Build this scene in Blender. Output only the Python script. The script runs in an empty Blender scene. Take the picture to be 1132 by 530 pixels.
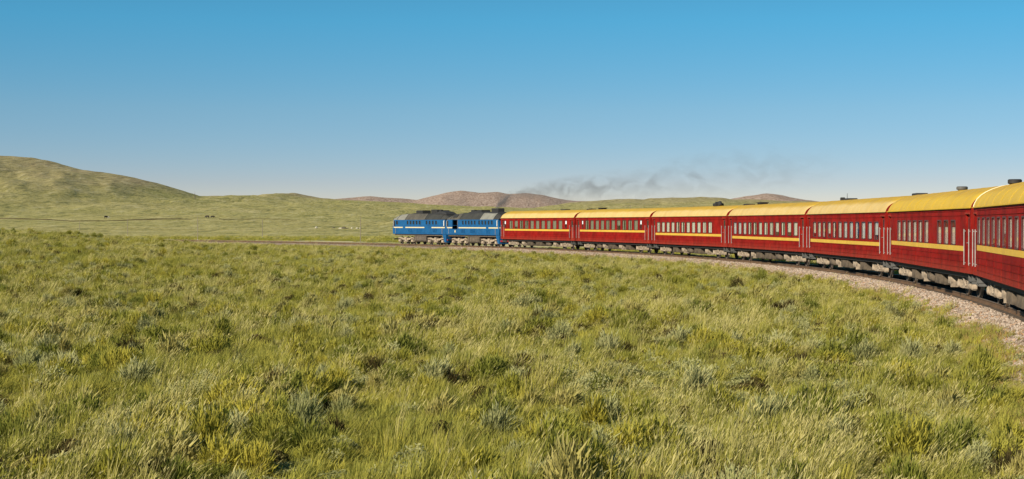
import bpy, math, random
import numpy as np
from mathutils import Vector, Matrix

# ------------------------------------------------------------------ camera, sky, sun, exposure
SC = bpy.context.scene
COL = SC.collection
FPX, HOR, CAMZ = 1882.0, 246.56, 2.964            # focal length in px of a 1132 px wide frame, horizon row, lens height
cam = bpy.data.cameras.new('camera')
cam.sensor_width = 36.0
cam.lens = 36.0 * FPX / 1132.0
cam.clip_start = 0.3
cam.clip_end = 40000.0
cam_o = bpy.data.objects.new('camera', cam)
COL.objects.link(cam_o)
cam_o.location = (0, 0, CAMZ)
cam_o.rotation_euler = (math.pi / 2 - math.atan((265.0 - HOR) / FPX), 0, 0)
SC.camera = cam_o

SUN_AZ = math.atan2(-0.70, -0.71)               # compass bearing of the sun, measured from +Y towards +X
SUN_EL = math.radians(29)
world = bpy.data.worlds.new('World')
SC.world = world
world.use_nodes = True
wn, wl = world.node_tree.nodes, world.node_tree.links
wn.clear()
w_out = wn.new('ShaderNodeOutputWorld')
w_bg = wn.new('ShaderNodeBackground')
w_sky = wn.new('ShaderNodeTexSky')
w_sky.sky_type = 'NISHITA'
w_sky.sun_disc = False
w_sky.sun_elevation = SUN_EL
w_sky.sun_rotation = SUN_AZ
w_sky.altitude = 1300
w_sky.air_density = 1.0
w_sky.dust_density = 0.0
w_sky.ozone_density = 6.0
# thin dry air over the steppe: the blue comes down close to the horizon
w_tc = wn.new('ShaderNodeTexCoord')
w_map = wn.new('ShaderNodeMapping')
w_map.vector_type = 'NORMAL'
w_map.inputs['Scale'].default_value = (1, 1, 1 / 2.6)
# the dry dust layer low over the steppe greys the air towards the horizon, all the way round
w_sep = wn.new('ShaderNodeSeparateXYZ')
w_ramp = wn.new('ShaderNodeValToRGB')
SKY_TINT = [(0.0, (0.67, 0.465, 0.375)), (0.010, (0.68, 0.48, 0.395)), (0.024, (0.695, 0.505, 0.415)), (0.066, (0.71, 0.735, 0.565)), (0.118, (0.48, 0.99, 0.80)), (0.35, (0.46, 0.98, 0.82))]
while len(w_ramp.color_ramp.elements) < len(SKY_TINT):
    w_ramp.color_ramp.elements.new(0.5)
for el, (p, c) in zip(w_ramp.color_ramp.elements, SKY_TINT):
    el.position = p
    el.color = (*c, 1)
w_mul = wn.new('ShaderNodeMix')
w_mul.data_type = 'RGBA'
w_mul.blend_type = 'MULTIPLY'
w_mul.inputs[0].default_value = 1.0
wl.new(w_tc.outputs['Generated'], w_map.inputs['Vector'])
wl.new(w_map.outputs['Vector'], w_sky.inputs['Vector'])
wl.new(w_tc.outputs['Generated'], w_sep.inputs[0])
wl.new(w_sep.outputs['Z'], w_ramp.inputs['Fac'])
wl.new(w_sky.outputs['Color'], w_mul.inputs[6])
wl.new(w_ramp.outputs['Color'], w_mul.inputs[7])
wl.new(w_mul.outputs[2], w_bg.inputs['Color'])
w_bg.inputs['Strength'].default_value = 0.123
wl.new(w_bg.outputs['Background'], w_out.inputs['Surface'])

sun = bpy.data.lights.new('sun', 'SUN')
sun.energy = 5.0
sun.angle = math.radians(0.5)
sun.color = (1.0, 0.92, 0.78)
sun_o = bpy.data.objects.new('sun', sun)
COL.objects.link(sun_o)
sdir = Vector((math.sin(SUN_AZ) * math.cos(SUN_EL), math.cos(SUN_AZ) * math.cos(SUN_EL), math.sin(SUN_EL)))
sun_o.rotation_euler = sdir.to_track_quat('Z', 'Y').to_euler()

SC.view_settings.view_transform = 'Standard'
SC.view_settings.look = 'None'
SC.view_settings.exposure = 0.55
SC.view_settings.gamma = 1.0
SC.view_settings.use_curve_mapping = False
SC.cycles.volume_step_rate = 1.0
SC.cycles.volume_max_steps = 128
SC.cycles.transparent_max_bounces = 16
SC.cycles.max_bounces = 6

random.seed(7)
rng = np.random.default_rng(7)

# ------------------------------------------------------------------ track circle (rail head is z = 0)
CX, CY, R = -260.4, 101.2, 281.75
S0 = 0.3935                                      # bearing of the joint between locomotive and first coach
LC = 24.54                                       # coach over couplers


def arc(theta, off=0.0):
    return CX + (R + off) * math.cos(theta), CY + (R + off) * math.sin(theta)


# ------------------------------------------------------------------ material helpers
def new_mat(name):
    m = bpy.data.materials.new(name)
    m.use_nodes = True
    nt = m.node_tree
    nt.nodes.clear()
    out = nt.nodes.new('ShaderNodeOutputMaterial')
    return m, nt, out


def N(nt, typ, **kw):
    n = nt.nodes.new(typ)
    for k, v in kw.items():
        if k.startswith('i_'):
            n.inputs[k[2:].replace('_', ' ')].default_value = v
        else:
            setattr(n, k, v)
    return n


def noise(nt, vec, scale, detail=4, rough=0.6):
    n = N(nt, 'ShaderNodeTexNoise')
    n.inputs['Scale'].default_value = scale
    n.inputs['Detail'].default_value = detail
    n.inputs['Roughness'].default_value = rough
    if vec is not None:
        nt.links.new(vec, n.inputs['Vector'])
    return n.outputs['Fac']


def ramp(nt, fac, stops):
    r = N(nt, 'ShaderNodeValToRGB')
    e = r.color_ramp.elements
    while len(e) < len(stops):
        e.new(0.5)
    for el, (p, c) in zip(e, stops):
        el.position = p
        el.color = (c[0], c[1], c[2], 1) if hasattr(c, '__len__') else (c, c, c, 1)
    nt.links.new(fac, r.inputs['Fac'])
    return r.outputs['Color']


def mix(nt, fac, a, b, typ='MIX'):
    m = N(nt, 'ShaderNodeMix', data_type='RGBA', blend_type=typ)
    for sock, v in ((m.inputs[0], fac), (m.inputs[6], a), (m.inputs[7], b)):
        if isinstance(v, bpy.types.NodeSocket):
            nt.links.new(v, sock)
        elif hasattr(v, '__len__'):
            sock.default_value = (v[0], v[1], v[2], 1)
        else:
            sock.default_value = v
    return m.outputs[2]


def mathn(nt, op, a, b=None, clamp=False):
    m = N(nt, 'ShaderNodeMath', operation=op, use_clamp=clamp)
    for i, v in enumerate((a, b)):
        if v is None:
            continue
        if isinstance(v, bpy.types.NodeSocket):
            nt.links.new(v, m.inputs[i])
        else:
            m.inputs[i].default_value = v
    return m.outputs[0]


def principled(nt, out, color, rough=0.6, metal=0.0, spec=0.5, normal=None):
    p = N(nt, 'ShaderNodeBsdfPrincipled')
    if isinstance(color, bpy.types.NodeSocket):
        nt.links.new(color, p.inputs['Base Color'])
    else:
        p.inputs['Base Color'].default_value = (*color, 1)
    if isinstance(rough, bpy.types.NodeSocket):
        nt.links.new(rough, p.inputs['Roughness'])
    else:
        p.inputs['Roughness'].default_value = rough
    p.inputs['Metallic'].default_value = metal
    p.inputs['Specular IOR Level'].default_value = spec
    if normal is not None:
        nt.links.new(normal, p.inputs['Normal'])
    nt.links.new(p.outputs['BSDF'], out.inputs['Surface'])
    return p


def bump(nt, h, strength=0.3, dist=0.02):
    b = N(nt, 'ShaderNodeBump')
    b.inputs['Strength'].default_value = strength
    b.inputs['Distance'].default_value = dist
    nt.links.new(h, b.inputs['Height'])
    return b.outputs['Normal']


def paint(name, base, dark, dust=(0.34, 0.25, 0.16), rough=0.45, streak=0.5, dust_amt=0.25, spec=0.4, sill=False):
    """Weathered vehicle paint: faded blotches, downward streaks, dust."""
    m, nt, out = new_mat(name)
    tc = N(nt, 'ShaderNodeTexCoord')
    oi = N(nt, 'ShaderNodeObjectInfo')
    off = N(nt, 'ShaderNodeVectorMath', operation='ADD')
    nt.links.new(tc.outputs['Object'], off.inputs[0])
    cmb = N(nt, 'ShaderNodeCombineXYZ')
    nt.links.new(mathn(nt, 'MULTIPLY', oi.outputs['Random'], 40.0), cmb.inputs[0])
    nt.links.new(cmb.outputs[0], off.inputs[1])
    v = off.outputs[0]
    mp = N(nt, 'ShaderNodeMapping')
    mp.inputs['Scale'].default_value = (5.0, 5.0, 0.45)
    nt.links.new(v, mp.inputs['Vector'])
    blot = noise(nt, v, 0.9, 5, 0.65)
    stk = noise(nt, mp.outputs[0], 1.6, 4, 0.6)
    c = mix(nt, ramp(nt, blot, [(0.35, 0.0), (0.68, 1.0)]), base, dark)
    c = mix(nt, mathn(nt, 'MULTIPLY', ramp(nt, stk, [(0.5, 0.0), (0.75, 1.0)]), streak), c, dark)
    dn = noise(nt, v, 2.7, 6, 0.7)
    c = mix(nt, mathn(nt, 'MULTIPLY', ramp(nt, dn, [(0.45, 0.0), (0.8, 1.0)]), dust_amt), c, dust)
    if sill:                                     # road dust thrown up onto the lower panels
        sp = N(nt, 'ShaderNodeSeparateXYZ')
        nt.links.new(tc.outputs['Object'], sp.inputs[0])
        hz = mathn(nt, 'ADD', sp.outputs['Z'], mathn(nt, 'MULTIPLY', mathn(nt, 'SUBTRACT', stk, 0.5), 0.9))
        c = mix(nt, mathn(nt, 'MULTIPLY', ramp(nt, mathn(nt, 'SUBTRACT', hz, 0.9), [(0.0, 1.0), (0.55, 0.0)]), 0.45), c, dust)
    rg = mathn(nt, 'ADD', mathn(nt, 'MULTIPLY', dn, 0.3), rough - 0.15)
    principled(nt, out, c, rg, 0, spec, bump(nt, blot, 0.12, 0.03))
    return m


def simple(name, color, rough=0.6, metal=0.0, var=0.25, scale=6.0, spec=0.5, bmp=0.0):
    m, nt, out = new_mat(name)
    tc = N(nt, 'ShaderNodeTexCoord')
    f = noise(nt, tc.outputs['Object'], scale, 5, 0.65)
    dk = tuple(x * (1 - var) for x in color)
    lt = tuple(min(1, x * (1 + var)) for x in color)
    c = ramp(nt, f, [(0.3, dk), (0.7, lt)])
    nrm = bump(nt, f, bmp, 0.02) if bmp else None
    principled(nt, out, c, rough, metal, spec, nrm)
    return m


M = {}
M['red'] = paint('red coach paint', (0.272, 0.009, 0.006), (0.125, 0.005, 0.0035), dust=(0.28, 0.062, 0.036), dust_amt=0.28, streak=0.65, sill=True, spec=0.06, rough=0.65)
M['yellow_roof_plain'] = paint('yellow roof paint', (0.80, 0.47, 0.045), (0.68, 0.38, 0.03), dust=(0.70, 0.50, 0.20), rough=0.5, streak=0.3, dust_amt=0.35, spec=0.35)
M['yellow'] = paint('yellow stripe paint', (0.66, 0.40, 0.045), (0.54, 0.32, 0.035), dust_amt=0.12)


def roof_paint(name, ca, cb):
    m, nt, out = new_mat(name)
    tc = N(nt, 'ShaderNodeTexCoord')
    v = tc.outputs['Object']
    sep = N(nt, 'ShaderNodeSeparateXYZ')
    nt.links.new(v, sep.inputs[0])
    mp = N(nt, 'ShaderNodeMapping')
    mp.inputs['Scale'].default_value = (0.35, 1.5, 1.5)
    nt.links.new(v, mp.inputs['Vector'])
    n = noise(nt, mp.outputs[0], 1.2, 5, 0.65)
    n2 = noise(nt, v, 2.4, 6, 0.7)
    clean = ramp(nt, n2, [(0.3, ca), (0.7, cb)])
    shaded_top = ramp(nt, n2, [(0.3, (0.40, 0.235, 0.014)), (0.75, (0.56, 0.34, 0.028))])  # darker crown: shading of the roof top put into the colour
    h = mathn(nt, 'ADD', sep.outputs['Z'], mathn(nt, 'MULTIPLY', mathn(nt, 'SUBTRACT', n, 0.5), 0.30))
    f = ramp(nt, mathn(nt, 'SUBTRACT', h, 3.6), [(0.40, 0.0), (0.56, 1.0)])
    c = mix(nt, f, clean, shaded_top)
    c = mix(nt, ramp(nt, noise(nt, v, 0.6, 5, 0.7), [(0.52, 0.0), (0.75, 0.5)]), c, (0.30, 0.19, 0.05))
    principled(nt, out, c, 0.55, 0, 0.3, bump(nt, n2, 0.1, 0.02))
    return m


M['yellow_roof'] = roof_paint('pale yellow roof paint', (0.50, 0.335, 0.095), (0.57, 0.41, 0.165))  # paler tone for the farther coaches, deeper gold for the nearest
M['gold_roof'] = roof_paint('deep golden roof paint', (0.49, 0.305, 0.016), (0.56, 0.355, 0.03))
M['cream'] = simple('cream paint', (0.78, 0.66, 0.42), 0.5, var=0.1)
M['blue'] = paint('blue locomotive paint', (0.006, 0.090, 0.235), (0.005, 0.062, 0.165), dust=(0.08, 0.11, 0.14), dust_amt=0.3, spec=0.25)
M['stripe_white'] = simple('pale stripe paint', (0.62, 0.52, 0.29), 0.5, var=0.12)
M['dust_steel'] = simple('dusty running gear', (0.30, 0.232, 0.162), 0.9, var=0.7, scale=3.5, bmp=0.3)
M['dust_dark'] = simple('oily running gear', (0.10, 0.075, 0.055), 0.8, var=0.5, scale=4.0)
M['box_dust'] = simple('dusty equipment box', (0.095, 0.071, 0.047), 0.9, var=0.65, scale=2.0, bmp=0.2)
M['black'] = simple('soot and shade black', (0.018, 0.016, 0.014), 0.75, var=0.3)
M['rubber'] = simple('black rubber', (0.02, 0.02, 0.02), 0.8, var=0.2)
M['grey_roof'] = paint('pale grey roof paint', (0.23, 0.22, 0.175), (0.15, 0.14, 0.11), dust=(0.2, 0.16, 0.11), dust_amt=0.5, rough=0.6)
M['brown_roof'] = paint('soot browned roof paint', (0.10, 0.085, 0.06), (0.05, 0.042, 0.03), dust=(0.03, 0.027, 0.02), dust_amt=0.7, rough=0.7)
M['dark_roof'] = paint('sooty roof paint', (0.045, 0.042, 0.032), (0.022, 0.02, 0.016), dust=(0.02, 0.018, 0.015), dust_amt=0.7, rough=0.7)
M['steel'] = simple('polished steel tread', (0.45, 0.42, 0.38), 0.35, 0.9, var=0.2)
M['rail'] = simple('rusty rail', (0.115, 0.062, 0.028), 0.75, 0.0, var=0.35, scale=1.3)
M['railhead'] = simple('worn rail head', (0.42, 0.38, 0.33), 0.4, 0.8, var=0.2)
M['sleeper'] = simple('oiled sleeper', (0.060, 0.042, 0.027), 0.9, var=0.4, scale=2.0)
M['handrail'] = simple('off white handrail', (0.30, 0.28, 0.255), 0.45, var=0.2)
M['frame'] = simple('window frame', (0.07, 0.018, 0.016), 0.5, var=0.2)
M['curtain'] = simple('pale curtain', (0.60, 0.53, 0.46), 0.9, var=0.12, scale=9)
M['curtain_grey'] = simple('grey curtain', (0.22, 0.195, 0.145), 0.9, var=0.2, scale=9)
M['frost'] = simple('frosted pane', (0.75, 0.78, 0.78), 0.5, var=0.1)
M['inside'] = simple('corridor panelling', (0.12, 0.085, 0.055), 0.7, var=0.3)
M['wood_pole'] = simple('weathered timber', (0.20, 0.165, 0.11), 0.9, var=0.35, scale=4)
M['concrete'] = simple('pole footing concrete', (0.42, 0.39, 0.34), 0.9, var=0.2)
M['redpart'] = simple('red buffer beam', (0.55, 0.03, 0.035), 0.5, var=0.2)
M['lamp_glint'] = simple('lamp glass', (0.75, 0.75, 0.72), 0.25, var=0.1)
M['greyblue'] = simple('grey end ladder', (0.10, 0.095, 0.085), 0.6, var=0.25)
M['cow_dark'] = simple('dark hide', (0.03, 0.022, 0.016), 0.9, var=0.4)
M['cow_pale'] = simple('pale hide', (0.62, 0.55, 0.45), 0.9, var=0.2)
M['rock'] = simple('pale boulder', (0.42, 0.37, 0.28), 0.95, var=0.35, scale=1.5, bmp=0.4)
M['rock_dark'] = simple('dark boulder', (0.11, 0.09, 0.06), 0.95, var=0.4, scale=1.5, bmp=0.4)


def glass_mat():
    m, nt, out = new_mat('window glass')
    tr = N(nt, 'ShaderNodeBsdfTransparent')
    tr.inputs['Color'].default_value = (0.92, 0.94, 0.92, 1)
    gl = N(nt, 'ShaderNodeBsdfGlossy')
    gl.inputs['Color'].default_value = (0.9, 0.95, 0.95, 1)
    gl.inputs['Roughness'].default_value = 0.06
    lw = N(nt, 'ShaderNodeLayerWeight')
    f = mathn(nt, 'ADD', mathn(nt, 'MULTIPLY', mathn(nt, 'POWER', lw.outputs['Facing'], 5.0), 0.5), 0.05, True)
    ms = N(nt, 'ShaderNodeMixShader')
    nt.links.new(f, ms.inputs[0])
    nt.links.new(tr.outputs[0], ms.inputs[1])
    nt.links.new(gl.outputs[0], ms.inputs[2])
    nt.links.new(ms.outputs[0], out.inputs['Surface'])
    return m


M['glass'] = glass_mat()
M['darkglass'] = simple('dark cab glass', (0.012, 0.014, 0.018), 0.12, var=0.2)


# ------------------------------------------------------------------ mesh helpers
class MB:
    def __init__(self):
        self.v, self.f = [], []

    def add(self, vs, fs):
        o = len(self.v)
        self.v += [tuple(p) for p in vs]
        self.f += [tuple(i + o for i in f) for f in fs]
        return self

    def box(self, x0, x1, y0, y1, z0, z1):
        return self.add([(x0, y0, z0), (x1, y0, z0), (x1, y1, z0), (x0, y1, z0), (x0, y0, z1), (x1, y0, z1), (x1, y1, z1), (x0, y1, z1)],
                        [(0, 3, 2, 1), (4, 5, 6, 7), (0, 1, 5, 4), (1, 2, 6, 5), (2, 3, 7, 6), (3, 0, 4, 7)])

    def chbox(self, x0, x1, y0, y1, z0, z1, c=0.03):
        """box with chamfered vertical and top/bottom long edges (profile in yz, extruded along x)"""
        pr = [(y0 + c, z0), (y1 - c, z0), (y1, z0 + c), (y1, z1 - c), (y1 - c, z1), (y0 + c, z1), (y0, z1 - c), (y0, z0 + c)]
        return self.loft([[(x0, y, z) for y, z in pr], [(x1, y, z) for y, z in pr]])

    def loft(self, rings, caps=True, closed=True):
        n = len(rings[0])
        o = len(self.v)
        for r in rings:
            self.v += [tuple(p) for p in r]
        m = n if closed else n - 1
        for k in range(len(rings) - 1):
            for i in range(m):
                j = (i + 1) % n
                a, b = o + k * n, o + (k + 1) * n
                self.f.append((a + i, a + j, b + j, b + i))
        if caps and closed:
            self.f.append(tuple(o + i for i in reversed(range(n))))
            self.f.append(tuple(o + (len(rings) - 1) * n + i for i in range(n)))
        return self

    def tube(self, p0, p1, r0, r1=None, n=8):
        r1 = r0 if r1 is None else r1
        p0, p1 = Vector(p0), Vector(p1)
        q = (p1 - p0).to_track_quat('Z', 'Y')
        rings = []
        for p, r in ((p0, r0), (p1, r1)):
            rings.append([p + q @ Vector((r * math.cos(2 * math.pi * i / n), r * math.sin(2 * math.pi * i / n), 0)) for i in range(n)])
        return self.loft(rings)

    def path(self, pts, r, n=6):
        for a, b in zip(pts[:-1], pts[1:]):
            self.tube(a, b, r, r, n)
        return self

    def lathe_y(self, cx, cz, prof, n=20):
        """prof: list of (y, radius) about an axis along y"""
        rings = [[(cx + r * math.cos(2 * math.pi * i / n), y, cz + r * math.sin(2 * math.pi * i / n)) for i in range(n)] for y, r in prof]
        return self.loft(rings)

    def mesh(self, name, mat, smooth=False):
        me = bpy.data.meshes.new(name)
        me.from_pydata(self.v, [], self.f)
        me.update()
        import bmesh
        bm = bmesh.new()
        bm.from_mesh(me)
        bmesh.ops.recalc_face_normals(bm, faces=bm.faces)
        bm.to_mesh(me)
        bm.free()
        if mat is not None:
            me.materials.append(mat)
        if smooth:
            me.polygons.foreach_set('use_smooth', [True] * len(me.polygons))
            me.set_sharp_from_angle(angle=math.radians(35))
        return me


CACHE = {}


def cached(key, fn):
    if key not in CACHE:
        CACHE[key] = fn()
    return CACHE[key]


def obj(name, mesh, parent=None, loc=(0, 0, 0), rot=(0, 0, 0), kind=None):
    o = bpy.data.objects.new(name, mesh)
    COL.objects.link(o)
    o.parent = parent
    o.location = loc
    o.rotation_euler = rot
    if kind:
        o['kind'] = kind
    return o


def tag(o, label, cat, group=None):
    o['label'] = label
    o['category'] = cat
    if group:
        o['group'] = group
    return o


def thing(name, label, cat, loc, rz=0.0, group=None):
    o = obj(name, None, None, loc, (0, 0, rz))
    o.empty_display_size = 0.5
    return tag(o, label, cat, group)


# ------------------------------------------------------------------ noise in numpy
_perm = rng.permutation(4096)
_grad = rng.uniform(0, 2 * np.pi, 4096)


def perlin(x, y):
    xi, yi = np.floor(x).astype(np.int64), np.floor(y).astype(np.int64)
    xf, yf = x - xi, y - yi
    u, v = xf * xf * xf * (xf * (xf * 6 - 15) + 10), yf * yf * yf * (yf * (yf * 6 - 15) + 10)

    def g(ix, iy, fx, fy):
        a = _grad[_perm[(_perm[ix & 4095] + iy) & 4095]]
        return np.cos(a) * fx + np.sin(a) * fy
    n00, n10 = g(xi, yi, xf, yf), g(xi + 1, yi, xf - 1, yf)
    n01, n11 = g(xi, yi + 1, xf, yf - 1), g(xi + 1, yi + 1, xf - 1, yf - 1)
    return (n00 * (1 - u) + n10 * u) * (1 - v) + (n01 * (1 - u) + n11 * u) * v


def fbm(x, y, octv=4, gain=0.5):
    s, a = 0.0, 1.0
    for k in range(octv):
        s = s + a * perlin(x * 2 ** k + 17.3 * k, y * 2 ** k - 9.1 * k)
        a *= gain
    return s


def sstep(a, b, x):
    t = np.clip((x - a) / (b - a), 0, 1)
    return t * t * (3 - 2 * t)


# ------------------------------------------------------------------ terrain
PLAIN = -0.7
# ridge crests, surveyed as (bearing in frame columns, skyline row) at a given distance; turned into metres below
RIDGES = [
    ('steppe', 1500, 500, 420, [(-1500, 230), (-800, 190), (-500, 172), (-250, 160), (-100, 164), (0, 172), (40, 175.5), (65, 182), (80, 186), (110, 189.5), (130, 194),
                                (160, 200.5), (185, 208.5), (210, 216.8), (225, 221), (260, 227), (330, 237), (400, 244), (440, 246.2)]),
    ('steppe2', 2000, 430, 500, [(-200, 240), (100, 228), (180, 221.5), (225, 219.3), (240, 217.5), (280, 216.3), (310, 216), (318, 214.6), (327, 213.6), (336, 215), (345, 217.5), (360, 220),
                                 (400, 222), (440, 224), (500, 227.3), (560, 229.5), (600, 231), (640, 231.5), (760, 232), (1132, 231), (1800, 226)]),
    ('brown', 5200, 3900, 900, [(100, 238), (300, 226), (360, 221), (385, 219), (410, 217.3), (440, 219.3), (460, 221.3), (470, 219), (490, 213.5), (510, 211), (530, 213), (550, 212),
                                (562, 214.3), (580, 213.3), (600, 216), (625, 221), (645, 222.5), (700, 226), (800, 232)]),
    ('steppe', 2600, 1500, 500, [(540, 240), (600, 228), (640, 223), (680, 221), (712, 220.5), (718, 219), (740, 218.3), (780, 218.3), (805, 220), (840, 221), (890, 223), (1000, 224), (1200, 216), (1500, 207), (2000, 226)]),
    ('brown', 4600, 3700, 800, [(700, 236), (780, 226), (805, 221), (825, 216.8), (848, 214.2), (865, 216), (890, 221), (915, 224), (1000, 227), (1200, 232)]),
]
_r = []
for kind, yc, ys, wb, pts in RIDGES:
    px = np.array([p[0] for p in pts], float)
    py = np.array([p[1] for p in pts], float)
    _r.append((kind, yc, ys, wb, (px - 566) / FPX * yc, CAMZ + (HOR - py) / FPX * yc - PLAIN))


def terrain(X, Y, want_mask=False):
    X, Y = np.asarray(X, float), np.asarray(Y, float)
    d = np.hypot(X - CX, Y - CY) - R
    ad = np.abs(d)
    # distant relief
    z = np.full(X.shape, PLAIN)
    brown = np.zeros(X.shape)
    for kind, yc, ys, wb, rx, rz in _r:
        wob = 120 * fbm(X / 500.0 + yc, Y / 700.0, 2) if yc < 3000 else 0
        hh = np.interp(X, rx, rz)
        t = np.clip((Y - ys) / (yc - ys), 0, 1)
        gul = 1 - 0.14 * np.abs(fbm(X / (yc * 0.035), Y / (yc * 0.10) + 5, 4)) * np.sin(np.pi * np.clip(t, 0, 1)) * 2
        pf = (0.62 * t + 0.38 * (0.5 - 0.5 * np.cos(np.pi * t))) * gul
        pf = np.where(Y > yc, np.exp(-((Y - yc) / wb) ** 2), pf)
        zz = PLAIN + np.maximum(hh, 0) * pf
        up = zz > z
        if kind == 'brown':
            b = np.full(X.shape, 1.0)
        else:
            b = 0.75 * np.clip((pf - 0.25) / 0.75, 0, 1) ** 1.2 * np.clip((hh - 20) / 20, 0, 1)
            if kind == 'steppe2':
                b = b * 0.8 + 0.5 * np.clip((pf - 0.93) / 0.05, 0, 1) * np.clip((hh - 26) / 3, 0, 1)
        brown = np.where(up, b, brown)
        z = np.where(up, zz, z)
    far = sstep(380, 700, Y)
    z = z + far * (0.9 * fbm(X / 60.0, Y / 110.0, 3) + 0.25 * fbm(X / 14.0, Y / 30.0, 2)) * (1 + Y / 2500.0) * (1 - sstep(4000, 7000, Y))
    # near field on the inside of the curve: lumpy steppe swelling up towards the left
    ins = sstep(4.5, 40.0, -d)
    swell = 2.72 * sstep(-14, -64, X) * sstep(40, 150, Y) * (1 - sstep(185, 262, Y)) * ins
    lump = (0.22 * fbm(X / 7.0, Y / 9.0, 3) + 0.35 * fbm(X / 26.0 + 3, Y / 30.0, 2)) * sstep(3.6, 9.0, ad) * (1 - sstep(260, 500, Y) * 0.6)
    z = z + swell + lump
    # flat bed for the railway
    bed = 1 - sstep(3.4, 6.5, ad)
    z = z * (1 - bed) + (-0.80) * bed
    if want_mask:
        return z, brown
    return z


def tz(x, y):
    return float(terrain(np.array([x]), np.array([y]))[0])


def build_ground():
    a = np.concatenate([np.radians(np.linspace(-24, 24, 460)), np.radians(np.linspace(24, 336, 120))[1:-1]])
    r = np.concatenate([[0.5], np.geomspace(3, 15000, 380)])
    A, RR = np.meshgrid(a, r)
    X, Y = np.sin(A) * RR, np.cos(A) * RR
    Z, B = terrain(X, Y, True)
    nr, na = X.shape
    me = bpy.data.meshes.new('ground')
    me.vertices.add(nr * na)
    me.vertices.foreach_set('co', np.stack([X, Y, Z], -1).astype(np.float32).ravel())
    i = np.arange(nr * na).reshape(nr, na)
    j = np.roll(i, -1, axis=1)
    q = np.stack([i[:-1], i[1:], j[1:], j[:-1]], -1).reshape(-1, 4)
    me.loops.add(q.size)
    me.loops.foreach_set('vertex_index', q.ravel().astype(np.int32))
    me.polygons.add(len(q))
    me.polygons.foreach_set('loop_start', (np.arange(len(q)) * 4).astype(np.int32))
    me.polygons.foreach_set('loop_total', np.full(len(q), 4, np.int32))
    me.polygons.foreach_set('use_smooth', np.ones(len(q), bool))
    at = me.attributes.new('bare', 'FLOAT', 'POINT')
    at.data.foreach_set('value', B.astype(np.float32).ravel())
    me.update()
    me.validate()
    if me.polygons[len(me.polygons) // 2].normal.z < 0:
        me.flip_normals()
    # material
    m, nt, out = new_mat('steppe ground')
    geo = N(nt, 'ShaderNodeNewGeometry')
    pos = geo.outputs['Position']
    sep = N(nt, 'ShaderNodeSeparateXYZ')
    nt.links.new(pos, sep.inputs[0])
    mp = N(nt, 'ShaderNodeMapping')
    mp.inputs['Scale'].default_value = (1 / 26.0, 1 / 75.0, 0.02)
    nt.links.new(pos, mp.inputs['Vector'])
    mp2 = N(nt, 'ShaderNodeMapping')
    mp2.inputs['Scale'].default_value = (1 / 5.5, 1 / 30.0, 0.05)
    nt.links.new(pos, mp2.inputs['Vector'])
    n1 = noise(nt, mp.outputs[0], 1.0, 5, 0.65)
    n2 = noise(nt, mp2.outputs[0], 1.0, 4, 0.7)
    n3 = noise(nt, pos, 0.004, 3, 0.6)
    green = ramp(nt, n1, [(0.30, (0.26, 0.220, 0.066)), (0.5, (0.325, 0.272, 0.092)), (0.70, (0.39, 0.325, 0.13))])
    green = mix(nt, mathn(nt, 'MULTIPLY', ramp(nt, n3, [(0.4, 0.0), (0.65, 1.0)]), 0.5), green, (0.245, 0.235, 0.062))
    green = mix(nt, ramp(nt, n2, [(0.36, 0.75), (0.47, 0.0)]), green, (0.115, 0.115, 0.035))
    green = mix(nt, ramp(nt, n2, [(0.55, 0.0), (0.68, 0.55)]), green, (0.46, 0.40, 0.22))
    mp3 = N(nt, 'ShaderNodeMapping')
    mp3.inputs['Scale'].default_value = (1 / 1.7, 1 / 9.0, 0.1)
    nt.links.new(pos, mp3.inputs['Vector'])
    n5 = noise(nt, mp3.outputs[0], 1.0, 3, 0.7)
    green = mix(nt, ramp(nt, n5, [(0.36, 0.6), (0.47, 0.0)]), green, (0.105, 0.098, 0.030))
    green = mix(nt, ramp(nt, n5, [(0.55, 0.0), (0.68, 0.5)]), green, (0.46, 0.39, 0.19))
    bare = ramp(nt, n2, [(0.34, (0.175, 0.118, 0.080)), (0.52, (0.33, 0.232, 0.170)), (0.68, (0.43, 0.325, 0.25))])
    tan = ramp(nt, n2, [(0.34, (0.17, 0.130, 0.062)), (0.52, (0.30, 0.235, 0.115)), (0.68, (0.40, 0.325, 0.175))])
    bare = mix(nt, ramp(nt, mathn(nt, 'MULTIPLY', sep.outputs['Y'], 1 / 10000.0), [(0.27, 0.0), (0.36, 1.0)]), tan, bare)  # far mountains paler: distance haze put into the ground colour
    at_n = N(nt, 'ShaderNodeAttribute', attribute_name='bare')
    bf = mathn(nt, 'ADD', at_n.outputs['Fac'], mathn(nt, 'MULTIPLY', mathn(nt, 'SUBTRACT', n1, 0.5), 0.9))
    far_c = mix(nt, ramp(nt, bf, [(0.22, 0.0), (0.85, 1.0)]), green, bare)
    # near: dark earth and litter under the grass
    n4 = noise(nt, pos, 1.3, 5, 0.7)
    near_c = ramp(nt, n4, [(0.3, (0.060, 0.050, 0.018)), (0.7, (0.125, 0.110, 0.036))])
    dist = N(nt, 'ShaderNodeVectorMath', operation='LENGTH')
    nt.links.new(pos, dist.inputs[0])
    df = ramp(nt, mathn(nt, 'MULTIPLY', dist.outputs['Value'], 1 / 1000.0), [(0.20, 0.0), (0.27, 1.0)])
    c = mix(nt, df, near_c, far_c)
    hgt = mathn(nt, 'ADD', n2, mathn(nt, 'MULTIPLY', n1, 1.5))
    principled(nt, out, c, 0.95, 0, 0.1, bump(nt, hgt, 0.45, 2.0))
    me.materials.append(m)
    o = obj('ground', me, kind='structure')
    return o


ground = build_ground()


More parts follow.
